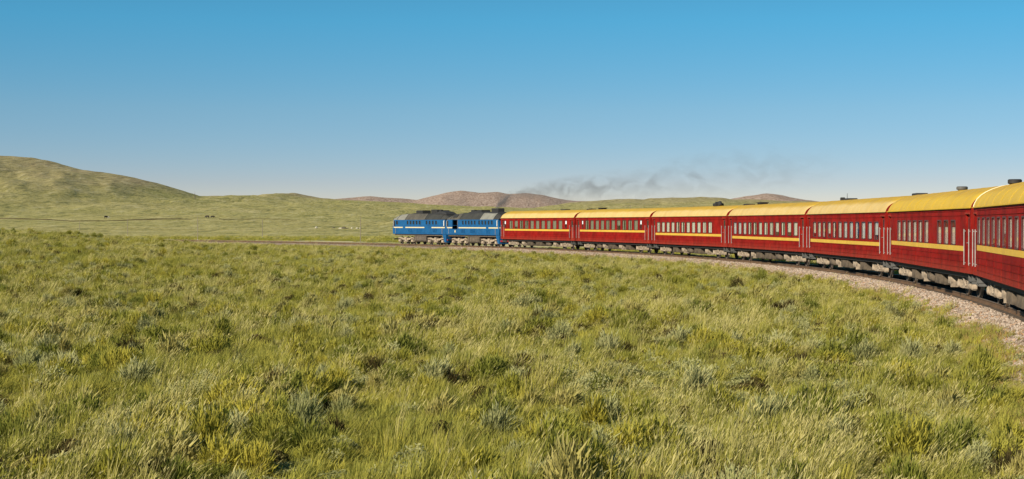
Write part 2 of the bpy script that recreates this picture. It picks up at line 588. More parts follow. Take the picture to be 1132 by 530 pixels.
# ------------------------------------------------------------------ ribbons along curves on the terrain
def ribbon(name, pts, w, mat, lift=0.06, kind='structure', jitter=0.0, across=5):
    """pts: polyline in xy (dense); a strip laid on the terrain"""
    pts = [Vector((p[0], p[1])) for p in pts]
    vs, fs = [], []
    xs, ys = [], []
    for i, p in enumerate(pts):
        t = (pts[min(i + 1, len(pts) - 1)] - pts[max(i - 1, 0)]).normalized()
        nrm = Vector((-t.y, t.x))
        ww = w * (1 + jitter * math.sin(i * 0.9) * 0.5 + jitter * math.sin(i * 2.31 + 1) * 0.5)
        for k in range(across):
            q = p + nrm * ww * (k / (across - 1) - 0.5)
            xs.append(q.x)
            ys.append(q.y)
    zs = terrain(np.array(xs), np.array(ys)) + lift
    vs = list(zip(xs, ys, zs))
    for i in range(len(pts) - 1):
        for k in range(across - 1):
            a = i * across + k
            fs.append((a, a + 1, a + across + 1, a + across))
    mb = MB()
    mb.v, mb.f = vs, fs
    return obj(name, mb.mesh(name, mat, True), kind=kind)


def soil_mat(name, c0, c1, sc):
    m, nt, out = new_mat(name)
    geo = N(nt, 'ShaderNodeNewGeometry')
    f = noise(nt, geo.outputs['Position'], sc, 5, 0.7)
    c = ramp(nt, f, [(0.3, c0), (0.7, c1)])
    principled(nt, out, c, 0.95, 0, 0.1)
    return m


M['dirt'] = soil_mat('pale dry dirt', (0.36, 0.30, 0.135), (0.50, 0.42, 0.22), 0.12)
M['dark_soil'] = soil_mat('dark damp earth', (0.055, 0.043, 0.018), (0.11, 0.09, 0.04), 0.15)

# dirt road beyond the railway, and a narrower one farther out
ribbon('dirt_road', [arc(S0 + 0.02 + k * 0.006, 24 + 4 * math.sin(k * 0.11)) for k in range(120)], 17.0, M['dirt'], 0.10, jitter=0.35)
ribbon('dirt_road', [arc(S0 + 0.05 + k * 0.008, 84 + 10 * math.sin(k * 0.13 + 1)) for k in range(90)], 7.0, M['dirt'], 0.15, jitter=0.5)


def bank(name, pts, h, w, mat):
    mb = MB()
    rings = []
    for i, (x, y) in enumerate(pts):
        z = tz(x, y)
        hh = h * (0.65 + 0.5 * abs(math.sin(i * 1.7)) + 0.3 * math.sin(i * 0.63))
        rings.append([(x, y - w / 2, z - 0.4), (x, y - w * 0.2, z + hh * 0.8), (x, y + w * 0.15, z + hh), (x, y + w / 2, z - 0.4)])
    mb.loft(rings, caps=True)
    return obj(name, mb.mesh(name, mat, True), kind='structure')


# the dark cut edge of a far gully on the left
bank('earth_bank', [(-330 + k * 5.0, 762 + 10 * math.sin(k * 0.2)) for k in range(38)], 0.42, 2.0, M['dark_soil'])
bank('earth_bank', [(-136 + k * 4.0, 790 + 9 * math.sin(k * 0.33)) for k in range(10)], 0.2, 1.6, M['dark_soil'])


# ------------------------------------------------------------------ railway track
def build_track():
    root = obj('railway_track', None)
    tag(root, 'single curved railway track with rusty rails on a pale stone ballast bed', 'railway track')
    th = np.arange(-0.62, 1.02, 0.0024)
    # ballast bed
    prof = [(-4.3, -0.95), (-3.35, -0.74), (-2.6, -0.50), (-2.05, -0.26), (-1.7, -0.205), (-1.35, -0.20), (-0.7, -0.21), (0, -0.215), (0.7, -0.21), (1.35, -0.20), (1.7, -0.205), (2.05, -0.26), (2.6, -0.50), (3.35, -0.74), (4.3, -0.95)]
    mb = MB()
    rings = []
    for t in th:
        rr = []
        for k, (o, z) in enumerate(prof):
            jo = 0.10 * math.sin(t * 700 + k * 2.1) * (abs(o) > 1.9) + 0.12 * math.sin(t * 211 + k) * (abs(o) > 2.4)
            x, y = arc(t, o + jo)
            rr.append((x, y, z + random.uniform(-0.02, 0.02)))
        rings.append(rr)
    mb.loft(rings, caps=False, closed=False)
    m, nt, out = new_mat('ballast')
    geo = N(nt, 'ShaderNodeNewGeometry')
    pos = geo.outputs['Position']
    vo = N(nt, 'ShaderNodeTexVoronoi')
    vo.inputs['Scale'].default_value = 11.0
    nt.links.new(pos, vo.inputs['Vector'])
    f = noise(nt, pos, 0.8, 4, 0.6)
    c = mix(nt, vo.outputs['Color'], (0.11, 0.078, 0.054), (0.29, 0.225, 0.165))
    c = mix(nt, ramp(nt, f, [(0.4, 0.0), (0.7, 0.5)]), c, (0.24, 0.16, 0.10))
    # oil and brake dust along the running line
    off = N(nt, 'ShaderNodeVectorMath', operation='DISTANCE')
    fl = N(nt, 'ShaderNodeVectorMath', operation='MULTIPLY')
    nt.links.new(pos, fl.inputs[0])
    fl.inputs[1].default_value = (1, 1, 0)
    nt.links.new(fl.outputs[0], off.inputs[0])
    off.inputs[1].default_value = (CX, CY, 0)
    dd = mathn(nt, 'ABSOLUTE', mathn(nt, 'SUBTRACT', off.outputs['Value'], R))
    dd = mathn(nt, 'ADD', dd, mathn(nt, 'MULTIPLY', mathn(nt, 'SUBTRACT', noise(nt, pos, 1.7, 4, 0.7), 0.5), 0.5))
    c = mix(nt, ramp(nt, mathn(nt, 'DIVIDE', dd, 3.0), [(0.33, 1.0), (0.46, 0.0)]), c, (0.055, 0.040, 0.026))
    principled(nt, out, c, 0.95, 0, 0.15, bump(nt, vo.outputs['Distance'], 0.9, 0.05))
    obj('ballast', mb.mesh('ballast', m, False), root)
    # sleepers (only their dark ends show): joined
    mb = MB()
    n = int(1.55 * R / 0.56)
    for k in range(n):
        t = -0.58 + k * 0.56 / R
        ct, st = math.cos(t), math.sin(t)
        vs = []
        for (o, s, z) in [(-1.36, -.12, -.30), (1.36, -.12, -.30), (1.36, .12, -.30), (-1.36, .12, -.30), (-1.36, -.12, -.165), (1.36, -.12, -.165), (1.36, .12, -.165), (-1.36, .12, -.165)]:
            x, y = arc(t, o)
            vs.append((x - st * s, y + ct * s, z))
        mb.add(vs, [(4, 5, 6, 7), (0, 1, 5, 4), (1, 2, 6, 5), (2, 3, 7, 6), (3, 0, 4, 7)])
    obj('sleepers', mb.mesh('sleepers', M['sleeper']), root, kind='stuff')
    # rails: foot, web, head
    rp = [(-0.075, -0.18), (0.075, -0.18), (0.075, -0.165), (0.012, -0.145), (0.012, -0.045), (0.037, -0.035), (0.037, -0.004), (0.028, 0.0), (-0.028, 0.0), (-0.037, -0.004), (-0.037, -0.035), (-0.012, -0.045), (-0.012, -0.145), (-0.075, -0.165)]
    for side in (-0.797, 0.797):
        mb = MB()
        mb.loft([[(*arc(t, side + o), z) for o, z in rp] for t in np.arange(-0.6, 1.0, 0.004)])
        me = mb.mesh('rail', M['rail'])
        me.materials.append(M['railhead'])
        for p in me.polygons:
            if p.normal.z > 0.9 and p.center.z > -0.01:
                p.material_index = 1
        obj('rail', me, root)
    return root


track = build_track()


# ------------------------------------------------------------------ coaches
def side_wall(mb, y, x0, x1, z0, z1, holes, depth):
    """vertical wall at y with rectangular holes [(xa, xb, za, zb)] and reveals going to y - depth"""
    holes = sorted(holes)
    xs = [x0]
    for h in holes:
        xs += [h[0], h[1]]
    xs.append(x1)
    for i in range(len(xs) - 1):
        a, b = xs[i], xs[i + 1]
        if b - a < 1e-6:
            continue
        hole = next((h for h in holes if abs(h[0] - a) < 1e-9 and abs(h[1] - b) < 1e-9), None)
        spans = [(z0, z1)] if hole is None else [(z0, hole[2]), (hole[3], z1)]
        for za, zb in spans:
            if zb - za > 1e-6:
                mb.add([(a, y, za), (b, y, za), (b, y, zb), (a, y, zb)], [(0, 1, 2, 3)])
        if hole:
            yb = y - depth
            za, zb = hole[2], hole[3]
            mb.add([(a, y, za), (a, yb, za), (a, yb, zb), (a, y, zb)], [(0, 1, 2, 3)])
            mb.add([(b, y, za), (b, yb, za), (b, yb, zb), (b, y, zb)], [(0, 1, 2, 3)])
            mb.add([(a, y, za), (b, y, za), (b, yb, za), (a, yb, za)], [(0, 1, 2, 3)])
            mb.add([(a, y, zb), (b, y, zb), (b, yb, zb), (a, yb, zb)], [(0, 1, 2, 3)])


def round_rect(w, h, r, n=4):
    pts = []
    for cx, cz, a0 in ((w / 2 - r, h / 2 - r, 0), (-w / 2 + r, h / 2 - r, 90), (-w / 2 + r, -h / 2 + r, 180), (w / 2 - r, -h / 2 + r, 270)):
        for k in range(n + 1):
            a = math.radians(a0 + 90 * k / n)
            pts.append((cx + r * math.cos(a), cz + r * math.sin(a)))
    return pts


def frame_mesh(w, h, t=0.045, proud=0.014, mat=None):
    def f():
        o, i = round_rect(w + 2 * t, h + 2 * t, 0.10), round_rect(w - 0.01, h - 0.01, 0.075)
        n = len(o)
        mb = MB()
        mb.v = [(x, 0.0, z) for x, z in o] + [(x, proud, z) for x, z in o] + [(x, proud, z) for x, z in i] + [(x, -0.05, z) for x, z in i]
        for ring in range(3):
            for k in range(n):
                j = (k + 1) % n
                mb.f.append((ring * n + k, ring * n + j, (ring + 1) * n + j, (ring + 1) * n + k))
        return mb.mesh('window', mat or M['frame'], True)
    return cached(('frame', round(w, 3), round(h, 3), (mat or M['frame']).name), f)


def pane_mesh(w, h):
    return cached(('pane', round(w, 3), round(h, 3)), lambda: MB().box(-w / 2 - .02, w / 2 + .02, -0.022, -0.016, -h / 2 - .02, h / 2 + .02).mesh('pane', M['glass']))


def curtain_mesh(w, h, mat):
    def f():
        mb = MB()
        n = 13
        rings = []
        for k in range(n):
            x = -w / 2 + w * k / (n - 1)
            y = -0.045 + 0.010 * math.sin(k * 2.1)
            rings.append([(x, y, -h / 2), (x, y, h / 2), (x, y - .006, h / 2), (x, y - .006, -h / 2)])
        mb.loft(rings)
        return mb.mesh('curtain', mat, True)
    return cached(('curt', round(w, 2), round(h, 2), mat.name), f)


def make_window(parent, x, zc, w, h, y, style, wi):
    fr = obj('window', frame_mesh(w, h), parent, (x, y, zc))
    if style == 'frost':
        me = cached(('frost', round(w, 3), round(h, 3)), lambda: MB().box(-w / 2 - .02, w / 2 + .02, -0.045, -0.038, 0.02, h / 2 + .02).mesh('pane', M['frost']))
        obj('pane', me, fr)
        me2 = cached(('frostlow', round(w, 3), round(h, 3)), lambda: MB().box(-w / 2 - .02, w / 2 + .02, -0.05, -0.043, -h / 2 - .02, 0.02).mesh('pane', M['glass']))
        obj('pane', me2, fr)
        return
    obj('pane', pane_mesh(w, h), fr)
    if style == 'half':                       # top light slid open: dark gap above, curtain below
        obj('curtain', curtain_mesh(w + .04, h * 0.72, M['curtain']), fr, (0, 0, -h * 0.14))
        return
    mat = M['curtain'] if style == 'pale' else M['curtain_grey']
    rr = random.random()
    if rr < 0.5:
        obj('curtain', curtain_mesh(w + .06, h + .06, mat), fr)
    elif rr < 0.82:
        ww = round(w * random.choice((0.3, 0.38, 0.45)), 2)
        obj('curtain', curtain_mesh(ww, h + .06, mat), fr, (-(w - ww) / 2, 0, 0))
        obj('curtain', curtain_mesh(ww, h + .06, mat), fr, ((w - ww) / 2, 0, 0))
    else:
        hh = round(h * random.choice((0.55, 0.75)), 2)
        obj('curtain', curtain_mesh(w + .04, hh, mat), fr, (0, 0, (h - hh) / 2))


def spring_mesh():
    def f():
        mb = MB()
        pts = [(0.09 * math.cos(a), 0.09 * math.sin(a), a / (2 * math.pi) * 0.062) for a in np.arange(0, 2 * math.pi * 5, math.pi / 4)]
        mb.path(pts, 0.02, 5)
        return mb.mesh('spring', M['dust_steel'], True)
    return cached('spring', f)


def wheel_mesh(r=0.475):
    def f():
        mb = MB()
        mb.lathe_y(0, 0, [(-0.065, 0.10), (-0.03, 0.13), (-0.015, r * 0.55), (-0.02, r * 0.78), (-0.055, r * 0.84), (-0.065, r * 0.99), (-0.06, r), (0.035, r - 0.003), (0.05, r + 0.028), (0.07, r + 0.026), (0.07, r * 0.84), (0.03, r * 0.78), (0.02, 0.2), (0.07, 0.12), (0.07, 0.06)], 28)
        me = mb.mesh('wheel', M['dust_dark'], True)
        me.materials.append(M['steel'])
        for p in me.polygons:
            c = p.center
            if math.hypot(c.x, c.z) > r - 0.012 and abs(p.normal.y) < 0.5:
                p.material_index = 1
        return me
    return cached(('wheel', r), f)


def bogie_frame_mesh(axles, L, key):
    """outside side frames, bolster, axle boxes, hangers"""
    def f():
        mb = MB()
        for s in (-1, 1):
            y = s * 1.06
            # side beam dipped in the middle
            pr = [(-L / 2, 0.80, 0.92), (-L * 0.34, 0.82, 0.98), (-L * 0.2, 0.60, 0.86), (L * 0.2, 0.60, 0.86), (L * 0.34, 0.82, 0.98), (L / 2, 0.80, 0.92)]
            mb.loft([[(x, y - .07, a), (x, y + .07, a), (x, y + .07, b), (x, y - .07, b)] for x, a, b in pr])
            for ax in axles:
                mb.chbox(ax - 0.19, ax + 0.19, y - 0.10, y + 0.13, 0.31, 0.66, 0.05)
                mb.lathe_y(ax, 0.475, [(y + s * 0.11, 0.17), (y + s * 0.17, 0.15), (y + s * 0.20, 0.08)], 12)
                mb.box(ax - 0.36, ax + 0.36, y - 0.06, y + 0.06, 0.30, 0.37)
                mb.box(ax - 0.40, ax - 0.34, y - 0.09, y + 0.11, 0.34, 0.84)
                mb.box(ax + 0.34, ax + 0.40, y - 0.09, y + 0.11, 0.34, 0.84)
            # swing-link plank and damper
            mb.box(-0.55, 0.55, y - 0.12, y + 0.12, 0.33, 0.43)
            mb.tube((-0.42, y + s * .13, 0.42), (0.30, y + s * .15, 0.93), 0.05, 0.05, 8)
            mb.box(-0.5, -0.4, y - .1, y + .1, 0.4, 0.8)
            mb.box(0.4, 0.5, y - .1, y + .1, 0.4, 0.8)
            mb.box(-0.34, 0.34, y - .16, y + .18, 0.84, 0.99)
        mb.box(-0.30, 0.30, -1.0, 1.0, 0.62, 0.90)
        mb.box(-L / 2, -L / 2 + 0.14, -1.05, 1.05, 0.78, 0.92)
        mb.box(L / 2 - 0.14, L / 2, -1.05, 1.05, 0.78, 0.92)
        for ax in axles:
            mb.tube((ax, -0.75, 0.475), (ax, 0.75, 0.475), 0.085, 0.085, 10)
            for s in (-1, 1):
                for e in (-1, 1):                # brake shoes
                    mb.box(ax + e * 0.50 - 0.04, ax + e * 0.50 + 0.04, s * 0.76 - .05, s * 0.76 + .05, 0.33, 0.62)
        return mb.mesh('side_frame', M['dust_steel'])
    return cached(('bogie', key), f)


def make_bogie(parent, x, axles, L, key, r=0.475):
    b = obj('bogie', bogie_frame_mesh(axles, L, key), parent, (x, 0, 0))
    for ax in axles:
        for s in (-1, 1):
            obj('wheel', wheel_mesh(r), b, (ax, s * 0.797, r), (0, random.uniform(0, 6), 0 if s < 0 else math.pi))
    for s in (-1, 1):
        for sx in (-0.27, 0.0, 0.27):
            obj('spring', spring_mesh(), b, (sx, s * 1.08, 0.43))
        for ax in axles:
            for e in (-0.28, 0.28):
                obj('spring', spring_mesh(), b, (ax + e, s * 1.08, 0.37))
    return b


HB = 11.86                                       # half body length
YS = 1.53                                        # half width
Z0, Z1 = 1.0, 3.565                              # body side
ROOF_H = [(1.565, 3.585), (1.56, 3.64), (1.515, 3.74), (1.43, 3.87), (1.30, 3.99), (1.12, 4.10), (0.88, 4.20), (0.58, 4.29), (0.28, 4.335), (0, 4.35)]
ROOF_H = [(y_, 3.548 + (z_ - 3.585) * 0.862 / 0.765) for y_, z_ in ROOF_H]


def roof_mesh(mat):
    def f():
        prof = ROOF_H + [(-y, z) for y, z in reversed(ROOF_H[:-1])]
        mb = MB()
        st = [(-HB - 0.02, 0.16, 0.03), (-HB + 0.12, 0.07, 0.012), (-HB + 0.32, 0.015, 0.0), (-HB + 0.6, 0, 0)]
        st += [(x, 0, 0) for x in np.arange(-9, 9.1, 3.0)]
        st += [(HB - 0.6, 0, 0), (HB - 0.32, 0.015, 0), (HB - 0.12, 0.07, 0.012), (HB + 0.02, 0.16, 0.03)]
        rings = []
        for x, dz, dy in st:
            rings.append([(x, y * (1 - dy), z - dz * max(0, (z - 3.56) / 0.85)) for y, z in prof])
        mb.loft(rings)
        # seams of the roof sheets
        for x in np.arange(-10, 10.1, 2.5):
            mb.loft([[(x + e, y * 1.004, z + 0.006) for y, z in prof] for e in (-0.025, 0.025)])
        # gutters
        for s in (-1, 1):
            mb.box(-HB, HB, s * 1.585 - 0.022, s * 1.585 + 0.022, 3.525, 3.565)
        return mb.mesh('roof', M[mat], True)
    return cached('roof' + mat, f)


def body_mesh(holes):
    mb = MB()
    side_wall(mb, YS, -HB, HB, Z0, Z1, holes, 0.13)
    side_wall(mb, -YS, -HB, HB, Z0, Z1, [], 0.1)
    for e in (-1, 1):
        x = e * HB
        mb.add([(x, -YS, Z0), (x, YS, Z0), (x, YS, Z1), (x, -YS, Z1)], [(0, 1, 2, 3)])
        # corner posts carried a little past the end wall
        mb.box(x - 0.02, x + e * 0.10 + 0.02 if e > 0 else x + 0.02, YS - 0.22, YS - 0.02, Z0, 3.52) if e > 0 else mb.box(x - 0.12, x + 0.02, YS - 0.22, YS - 0.02, Z0, 3.52)
    mb.add([(-HB, -YS, Z0), (HB, -YS, Z0), (HB, YS, Z0), (-HB, YS, Z0)], [(0, 1, 2, 3)])
    return mb


def make_coach(idx, label, wins, stripe_z, stripe_x, vents, end_rib=False, grey=True):
    th = S0 - (idx - 0.5) * LC / R
    sag = (8.5 ** 2) / (2 * R)
    x, y = arc(th, -sag)
    root = thing('passenger_coach', label, 'train coach', (x, y, 0), th + math.pi / 2, 'red and yellow passenger coaches')
    door_x = 11.15
    holes = [(s * door_x - 0.39, s * door_x + 0.39, 1.12, 3.28) for s in (-1, 1)]
    wl_ = []
    for (wx, ww, zc, hh, style) in wins:
        w0, w1 = wx - ww / 2, wx + ww / 2
        if abs(wx) > door_x - 0.5 - ww / 2:
            continue
        holes.append((w0, w1, zc - hh / 2, zc + hh / 2))
        wl_.append((wx, ww, zc, hh, style))
    mb = body_mesh(holes)
    # pressed beads along the flanks and panel seams
    for zb in (1.22, 1.45, 1.68, 3.26, 3.44):
        mb.box(-10.65, 10.65, YS - 0.004, YS + 0.022, zb - 0.014, zb + 0.014)
    mb.box(-HB + .03, HB - .03, YS - 0.004, YS + 0.018, Z0 + 0.0, Z0 + 0.05)
    for xs in np.arange(-9.4, 9.5, 2.35):
        mb.box(xs - 0.012, xs + 0.012, YS - 0.004, YS + 0.012, Z0 + 0.06, 1.68)
    obj('body', mb.mesh('body', M['red']), root)
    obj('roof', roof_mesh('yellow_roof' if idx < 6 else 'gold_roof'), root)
    for e in (-1, 1):
        def capm():
            prof = [(1.52, 3.3)] + [(a_ * 1.0, b_ - 0.16 * max(0, (b_ - 3.56) / 0.85) + 0.012) for a_, b_ in ROOF_H]
            prof = prof + [(-a_, b_) for a_, b_ in reversed(prof[:-1])]
            return MB().loft([[(xx, a_ * 0.985, b_) for a_, b_ in prof] for xx in (-0.01, 0.045)]).mesh('end_arch', M['red'])
        obj('end_arch', cached('endarch', capm), root, (e * (HB + 0.02), 0, 0), (0, 0, 0 if e > 0 else math.pi))
    obj('inner_wall', cached('inner', lambda: MB().box(-10.6, 10.6, 0.55, 0.6, 1.1, 3.5).mesh('inner_wall', M['inside'])), root)
    for w in wl_:
        make_window(root, w[0], w[2], w[1], w[3], YS, w[4], 0)
    # stripe
    a, b = stripe_x
    mb = MB()
    mb.box(a, b, YS + 0.003, YS + 0.016, stripe_z - 0.10, stripe_z + 0.10)
    obj('stripe', mb.mesh('stripe', M['yellow']), root)
    # doors, handrails, steps
    for s in (-1, 1):
        d = obj('door', cached('door', lambda: MB().box(-0.40, 0.40, -0.03, 0.03, -1.08, 1.08).box(-0.3, 0.3, 0.025, 0.042, -0.95, -0.15).mesh('door', M['red'])), root, (s * door_x, YS - 0.11, 2.2))
        fr = obj('window', frame_mesh(0.42, 0.62), d, (0, 0.03, 0.62))
        obj('door_handle', cached('dh', lambda: MB().tube((0, 0, 0), (0, 0.05, 0), 0.014).tube((0, 0.05, 0), (0.11, 0.05, 0), 0.013).mesh('door_handle', M['handrail'])), d, (-0.28 * s, 0.03, -0.02))
        g = cached('dglass', lambda: MB().box(-0.23, 0.23, 0.031, 0.036, -0.33, 0.33).mesh('pane', M['darkglass']))
        obj('pane', g, d, (0, 0, 0.62))
        for e in (-0.50, 0.50):
            hr = cached('hrail', lambda: MB().path([(0, 0.055, -0.70), (0, 0.055, 0.70)], 0.020, 8).tube((0, 0, -0.62), (0, 0.055, -0.62), 0.018).tube((0, 0, 0.62), (0, 0.055, 0.62), 0.018).mesh('handrail', M['handrail'], True))
            obj('handrail', hr, root, (s * door_x + e * 1.02, YS, 2.02))
        obj('door_lintel', cached('lint', lambda: MB().chbox(-0.47, 0.47, -0.02, 0.045, -0.03, 0.04, 0.012).mesh('door_lintel', M['red'])), root, (s * door_x, YS, 3.32))
        st = cached('steps', lambda: MB().box(-0.36, 0.36, -0.30, 0.02, 0.0, 0.03).box(-0.36, 0.36, -0.26, 0.04, -0.30, -0.27)
                    .box(-0.36, -0.33, -0.30, 0.03, -0.40, 0.05).box(0.33, 0.36, -0.30, 0.03, -0.40, 0.05).mesh('step', M['greyblue']))
        obj('step', st, root, (s * door_x, YS - 0.12, 0.98))
    # gangways and buffers
    for s in (-1, 1):
        def gw():
            mb = MB()
            for k in range(4):
                x0 = k * 0.075
                g = 0.04 if k % 2 else 0
                mb.loft([[(x0, yy * (0.78 + g), zz) for yy, zz in ((-1, 1.05), (1, 1.05), (1, 3.42 + g), (.8, 3.55 + g), (-.8, 3.55 + g), (-1, 3.42 + g))],
                         [(x0 + 0.07, yy * (0.78 + g), zz) for yy, zz in ((-1, 1.05), (1, 1.05), (1, 3.42 + g), (.8, 3.55 + g), (-.8, 3.55 + g), (-1, 3.42 + g))]])
            return mb.mesh('gangway', M['rubber'])
        obj('gangway', cached('gang', gw), root, (s * HB, 0, 0), (0, 0, 0 if s > 0 else math.pi))
        obj('coupler', cached('coup', lambda: MB().box(-0.4, 0.22, -0.14, 0.14, 0.80, 1.04).box(0.12, 0.29, -0.2, 0.2, 0.74, 1.08).mesh('coupler', M['dust_steel'])), root, (s * HB, 0, 0), (0, 0, 0 if s > 0 else math.pi))
    # running gear
    for s in (-1, 1):
        make_bogie(root, s * 8.5, (-1.2, 1.2), 3.5, 'coach')
    obj('underframe', cached('solebar', lambda: MB().box(-HB + .02, HB - .02, -1.34, 1.34, 0.80, 0.975).box(-6.6, 6.6, -0.3, 0.3, 0.5, 0.81).mesh('underframe', M['black'])), root)  # black sole bar: shade under the sill put into its colour
    # equipment under the floor
    def ribbed(w, key):
        def f():
            mb = MB().chbox(-w / 2, w / 2, -0.32, 0.32, -0.26, 0.25, 0.07)
            n = max(3, int(w / 0.22))
            for k in range(n):
                xx = -w / 2 + 0.12 + (w - 0.24) * k / (n - 1)
                mb.box(xx - 0.035, xx + 0.035, 0.29, 0.37, -0.22, 0.21)
            return mb.mesh('battery_box', M['box_dust'])
        return cached(('rib', key), f)
    lay = UNDER[idx % len(UNDER)]
    for (kind, xx, w) in lay:
        if kind == 'b':
            o = obj('battery_box', ribbed(w, w), root, (xx, 0.88, 0.54))
        elif kind == 't':
            o = obj('air_tank', cached(('tank', w), lambda: MB().loft([[(x_, r_ * math.cos(t_), r_ * math.sin(t_)) for t_ in np.linspace(0, 2 * math.pi, 15)[:-1]] for x_, r_ in ((-w / 2, .1), (-w / 2 + .06, .2), (-w / 2 + .16, .235), (w / 2 - .16, .235), (w / 2 - .06, .2), (w / 2, .1))]).box(-w * .3 - .03, -w * .3 + .03, -.25, .25, -.1, .42).box(w * .3 - .03, w * .3 + .03, -.25, .25, -.1, .42).mesh('air_tank', M['box_dust'], True)), root, (xx, 1.02, 0.52))
        elif kind == 'c':
            o = obj('equipment_case', cached(('case', w), lambda: MB().chbox(-w / 2, w / 2, -0.4, 0.22, -0.24, 0.24, 0.08).box(-w / 2 + .1, -.05, 0.2, 0.25, -.16, .18).box(.05, w / 2 - .1, 0.2, 0.25, -.16, .18).box(-w / 2 - .12, -w / 2 - .06, -.3, .28, -.3, .3).mesh('equipment_case', M['dust_steel'])), root, (xx, 0.95, 0.56))
    obj('brake_rod', cached('brod', lambda: MB().tube((-6.5, 0.42, 0.42), (6.5, 0.42, 0.42), 0.03).tube((-6.6, -0.5, 0.6), (6.6, -0.5, 0.6), 0.06).mesh('brake_rod', M['dust_dark'])), root)
    # roof fittings
    for (kind, xx) in vents:
        if kind == 'flat':
            me = cached('vflat', lambda: MB().chbox(-0.75, 0.75, -0.30, 0.30, -0.10, 0.045, 0.03).mesh('roof_vent', M['black']))
            obj('roof_vent', me, root, (xx, 0, 4.455))
        elif kind == 'block':
            me = cached('vblock', lambda: MB().chbox(-0.5, 0.5, -0.3, 0.3, -0.12, 0.06, 0.05).box(-0.58, 0.58, -0.36, 0.36, 0.05, 0.10).mesh('roof_vent', M['black']))
            obj('roof_vent', me, root, (xx, 0, 4.475))
        elif kind == 'clump':
            me = cached('vclump', lambda: MB().chbox(-0.5, 0.35, -0.36, 0.36, -0.1, 0.18, 0.06).tube((-0.75, 0, -0.05), (-0.45, 0, 0.22), 0.16, 0.2).tube((0.4, 0.1, -0.1), (0.62, 0.1, 0.02), 0.14).box(-0.2, 0.2, -0.2, 0.2, 0.16, 0.30).mesh('roof_vent', M['black']))
            obj('roof_vent', me, root, (xx, 0.1, 4.465))
        elif kind == 'drum':
            me = cached('vdrum', lambda: MB().loft([[(r * math.cos(t), r * math.sin(t), z) for t in np.linspace(0, 2 * math.pi, 17)[:-1]] for z, r in ((-.15, .20), (.0, .20), (.01, .24), (.03, .26), (.15, .26), (.18, .22))]).mesh('roof_vent', M['black'], True))
            obj('roof_vent', me, root, (xx, 0.1, 4.42))
        elif kind == 'pale':
            me = cached('vpale', lambda: MB().loft([[(r * math.cos(t), r * math.sin(t), z) for t in np.linspace(0, 2 * math.pi, 17)[:-1]] for z, r in ((-.15, .18), (.0, .18), (.01, .23), (.04, .25), (.13, .25), (.16, .2))]).mesh('roof_vent', M['greyblue'], True))
            obj('roof_vent', me, root, (xx, 0.1, 4.42))
        elif kind == 'mast':
            me = cached('vmast', lambda: MB().tube((0, 0, 0), (0, 0, 0.42), 0.02, 0.012).box(-0.1, 0.1, -0.1, 0.1, -0.05, 0.04).mesh('antenna', M['black']))
            obj('antenna', me, root, (xx, 0, 4.41))
        elif kind == 'small':
            me = cached('vsmall', lambda: MB().chbox(-0.12, 0.12, -0.14, 0.14, -0.08, 0.14, 0.04).mesh('roof_vent', M['black']))
            obj('roof_vent', me, root, (xx, 0, 4.455))
    if end_rib:
        prof = ROOF_H + [(-yy, zz) for yy, zz in reversed(ROOF_H[:-1])]
        mb = MB().loft([[(HB - 0.30 + e, yy * 1.01, zz + 0.014) for yy, zz in prof] for e in (-0.06, 0.06)])
        obj('roof_rib', mb.mesh('roof_rib', M['cream']), root)
    return root


UNDER = [
    [('b', 4.7, 1.5), ('c', 2.3, 0.9), ('t', 0.2, 1.3), ('b', -2.4, 1.9), ('c', -5.0, 0.8)],
    [('c', 5.0, 0.9), ('b', 2.7, 1.7), ('b', -0.3, 2.0), ('t', -3.1, 1.3), ('c', -5.2, 0.8)],
    [('t', 4.9, 1.2), ('c', 3.2, 0.9), ('b', 0.6, 2.2), ('c', -2.1, 1.0), ('b', -4.6, 1.4)],
]


def px_to_s(px, idx):
    """local x on the inner side of coach idx whose bearing is frame column px"""
    th = S0 - (idx - 0.5) * LC / R
    cx, cy = arc(th, -(8.5 ** 2) / (2 * R))
    fx, fy = -math.sin(th), math.cos(th)
    lx, ly = -math.cos(th), -math.sin(th)
    k = (px - 566) / FPX
    # (cx + s fx + YS lx) = k (cy + s fy + YS ly)
    return (k * (cy + YS * ly) - (cx + YS * lx)) / (fx - k * fy)


def px_to_s_roof(px, idx):
    th = S0 - (idx - 0.5) * LC / R
    cx, cy = arc(th, -(8.5 ** 2) / (2 * R))
    k = (px - 566) / FPX
    return (k * cy - cx) / (-math.sin(th) - k * math.cos(th))


def row(idx, pa, pb, n, zc, hh, style, wfrac=0.56):
    a, b = px_to_s(pa, idx), px_to_s(pb, idx)
    sp = abs(a - b) / (n - 1)
    return [(a + (b - a) * k / (n - 1), round(min(1.05, sp * wfrac), 2), zc, hh, style) for k in range(n)]


def small(idx, px, style='frost'):
    return [(px_to_s(px, idx), 0.5, 2.80, 0.8, style)]


def rv(idx, *kp):
    return [(k, max(-11.2, min(11.2, px_to_s_roof(p, idx)))) for k, p in kp]


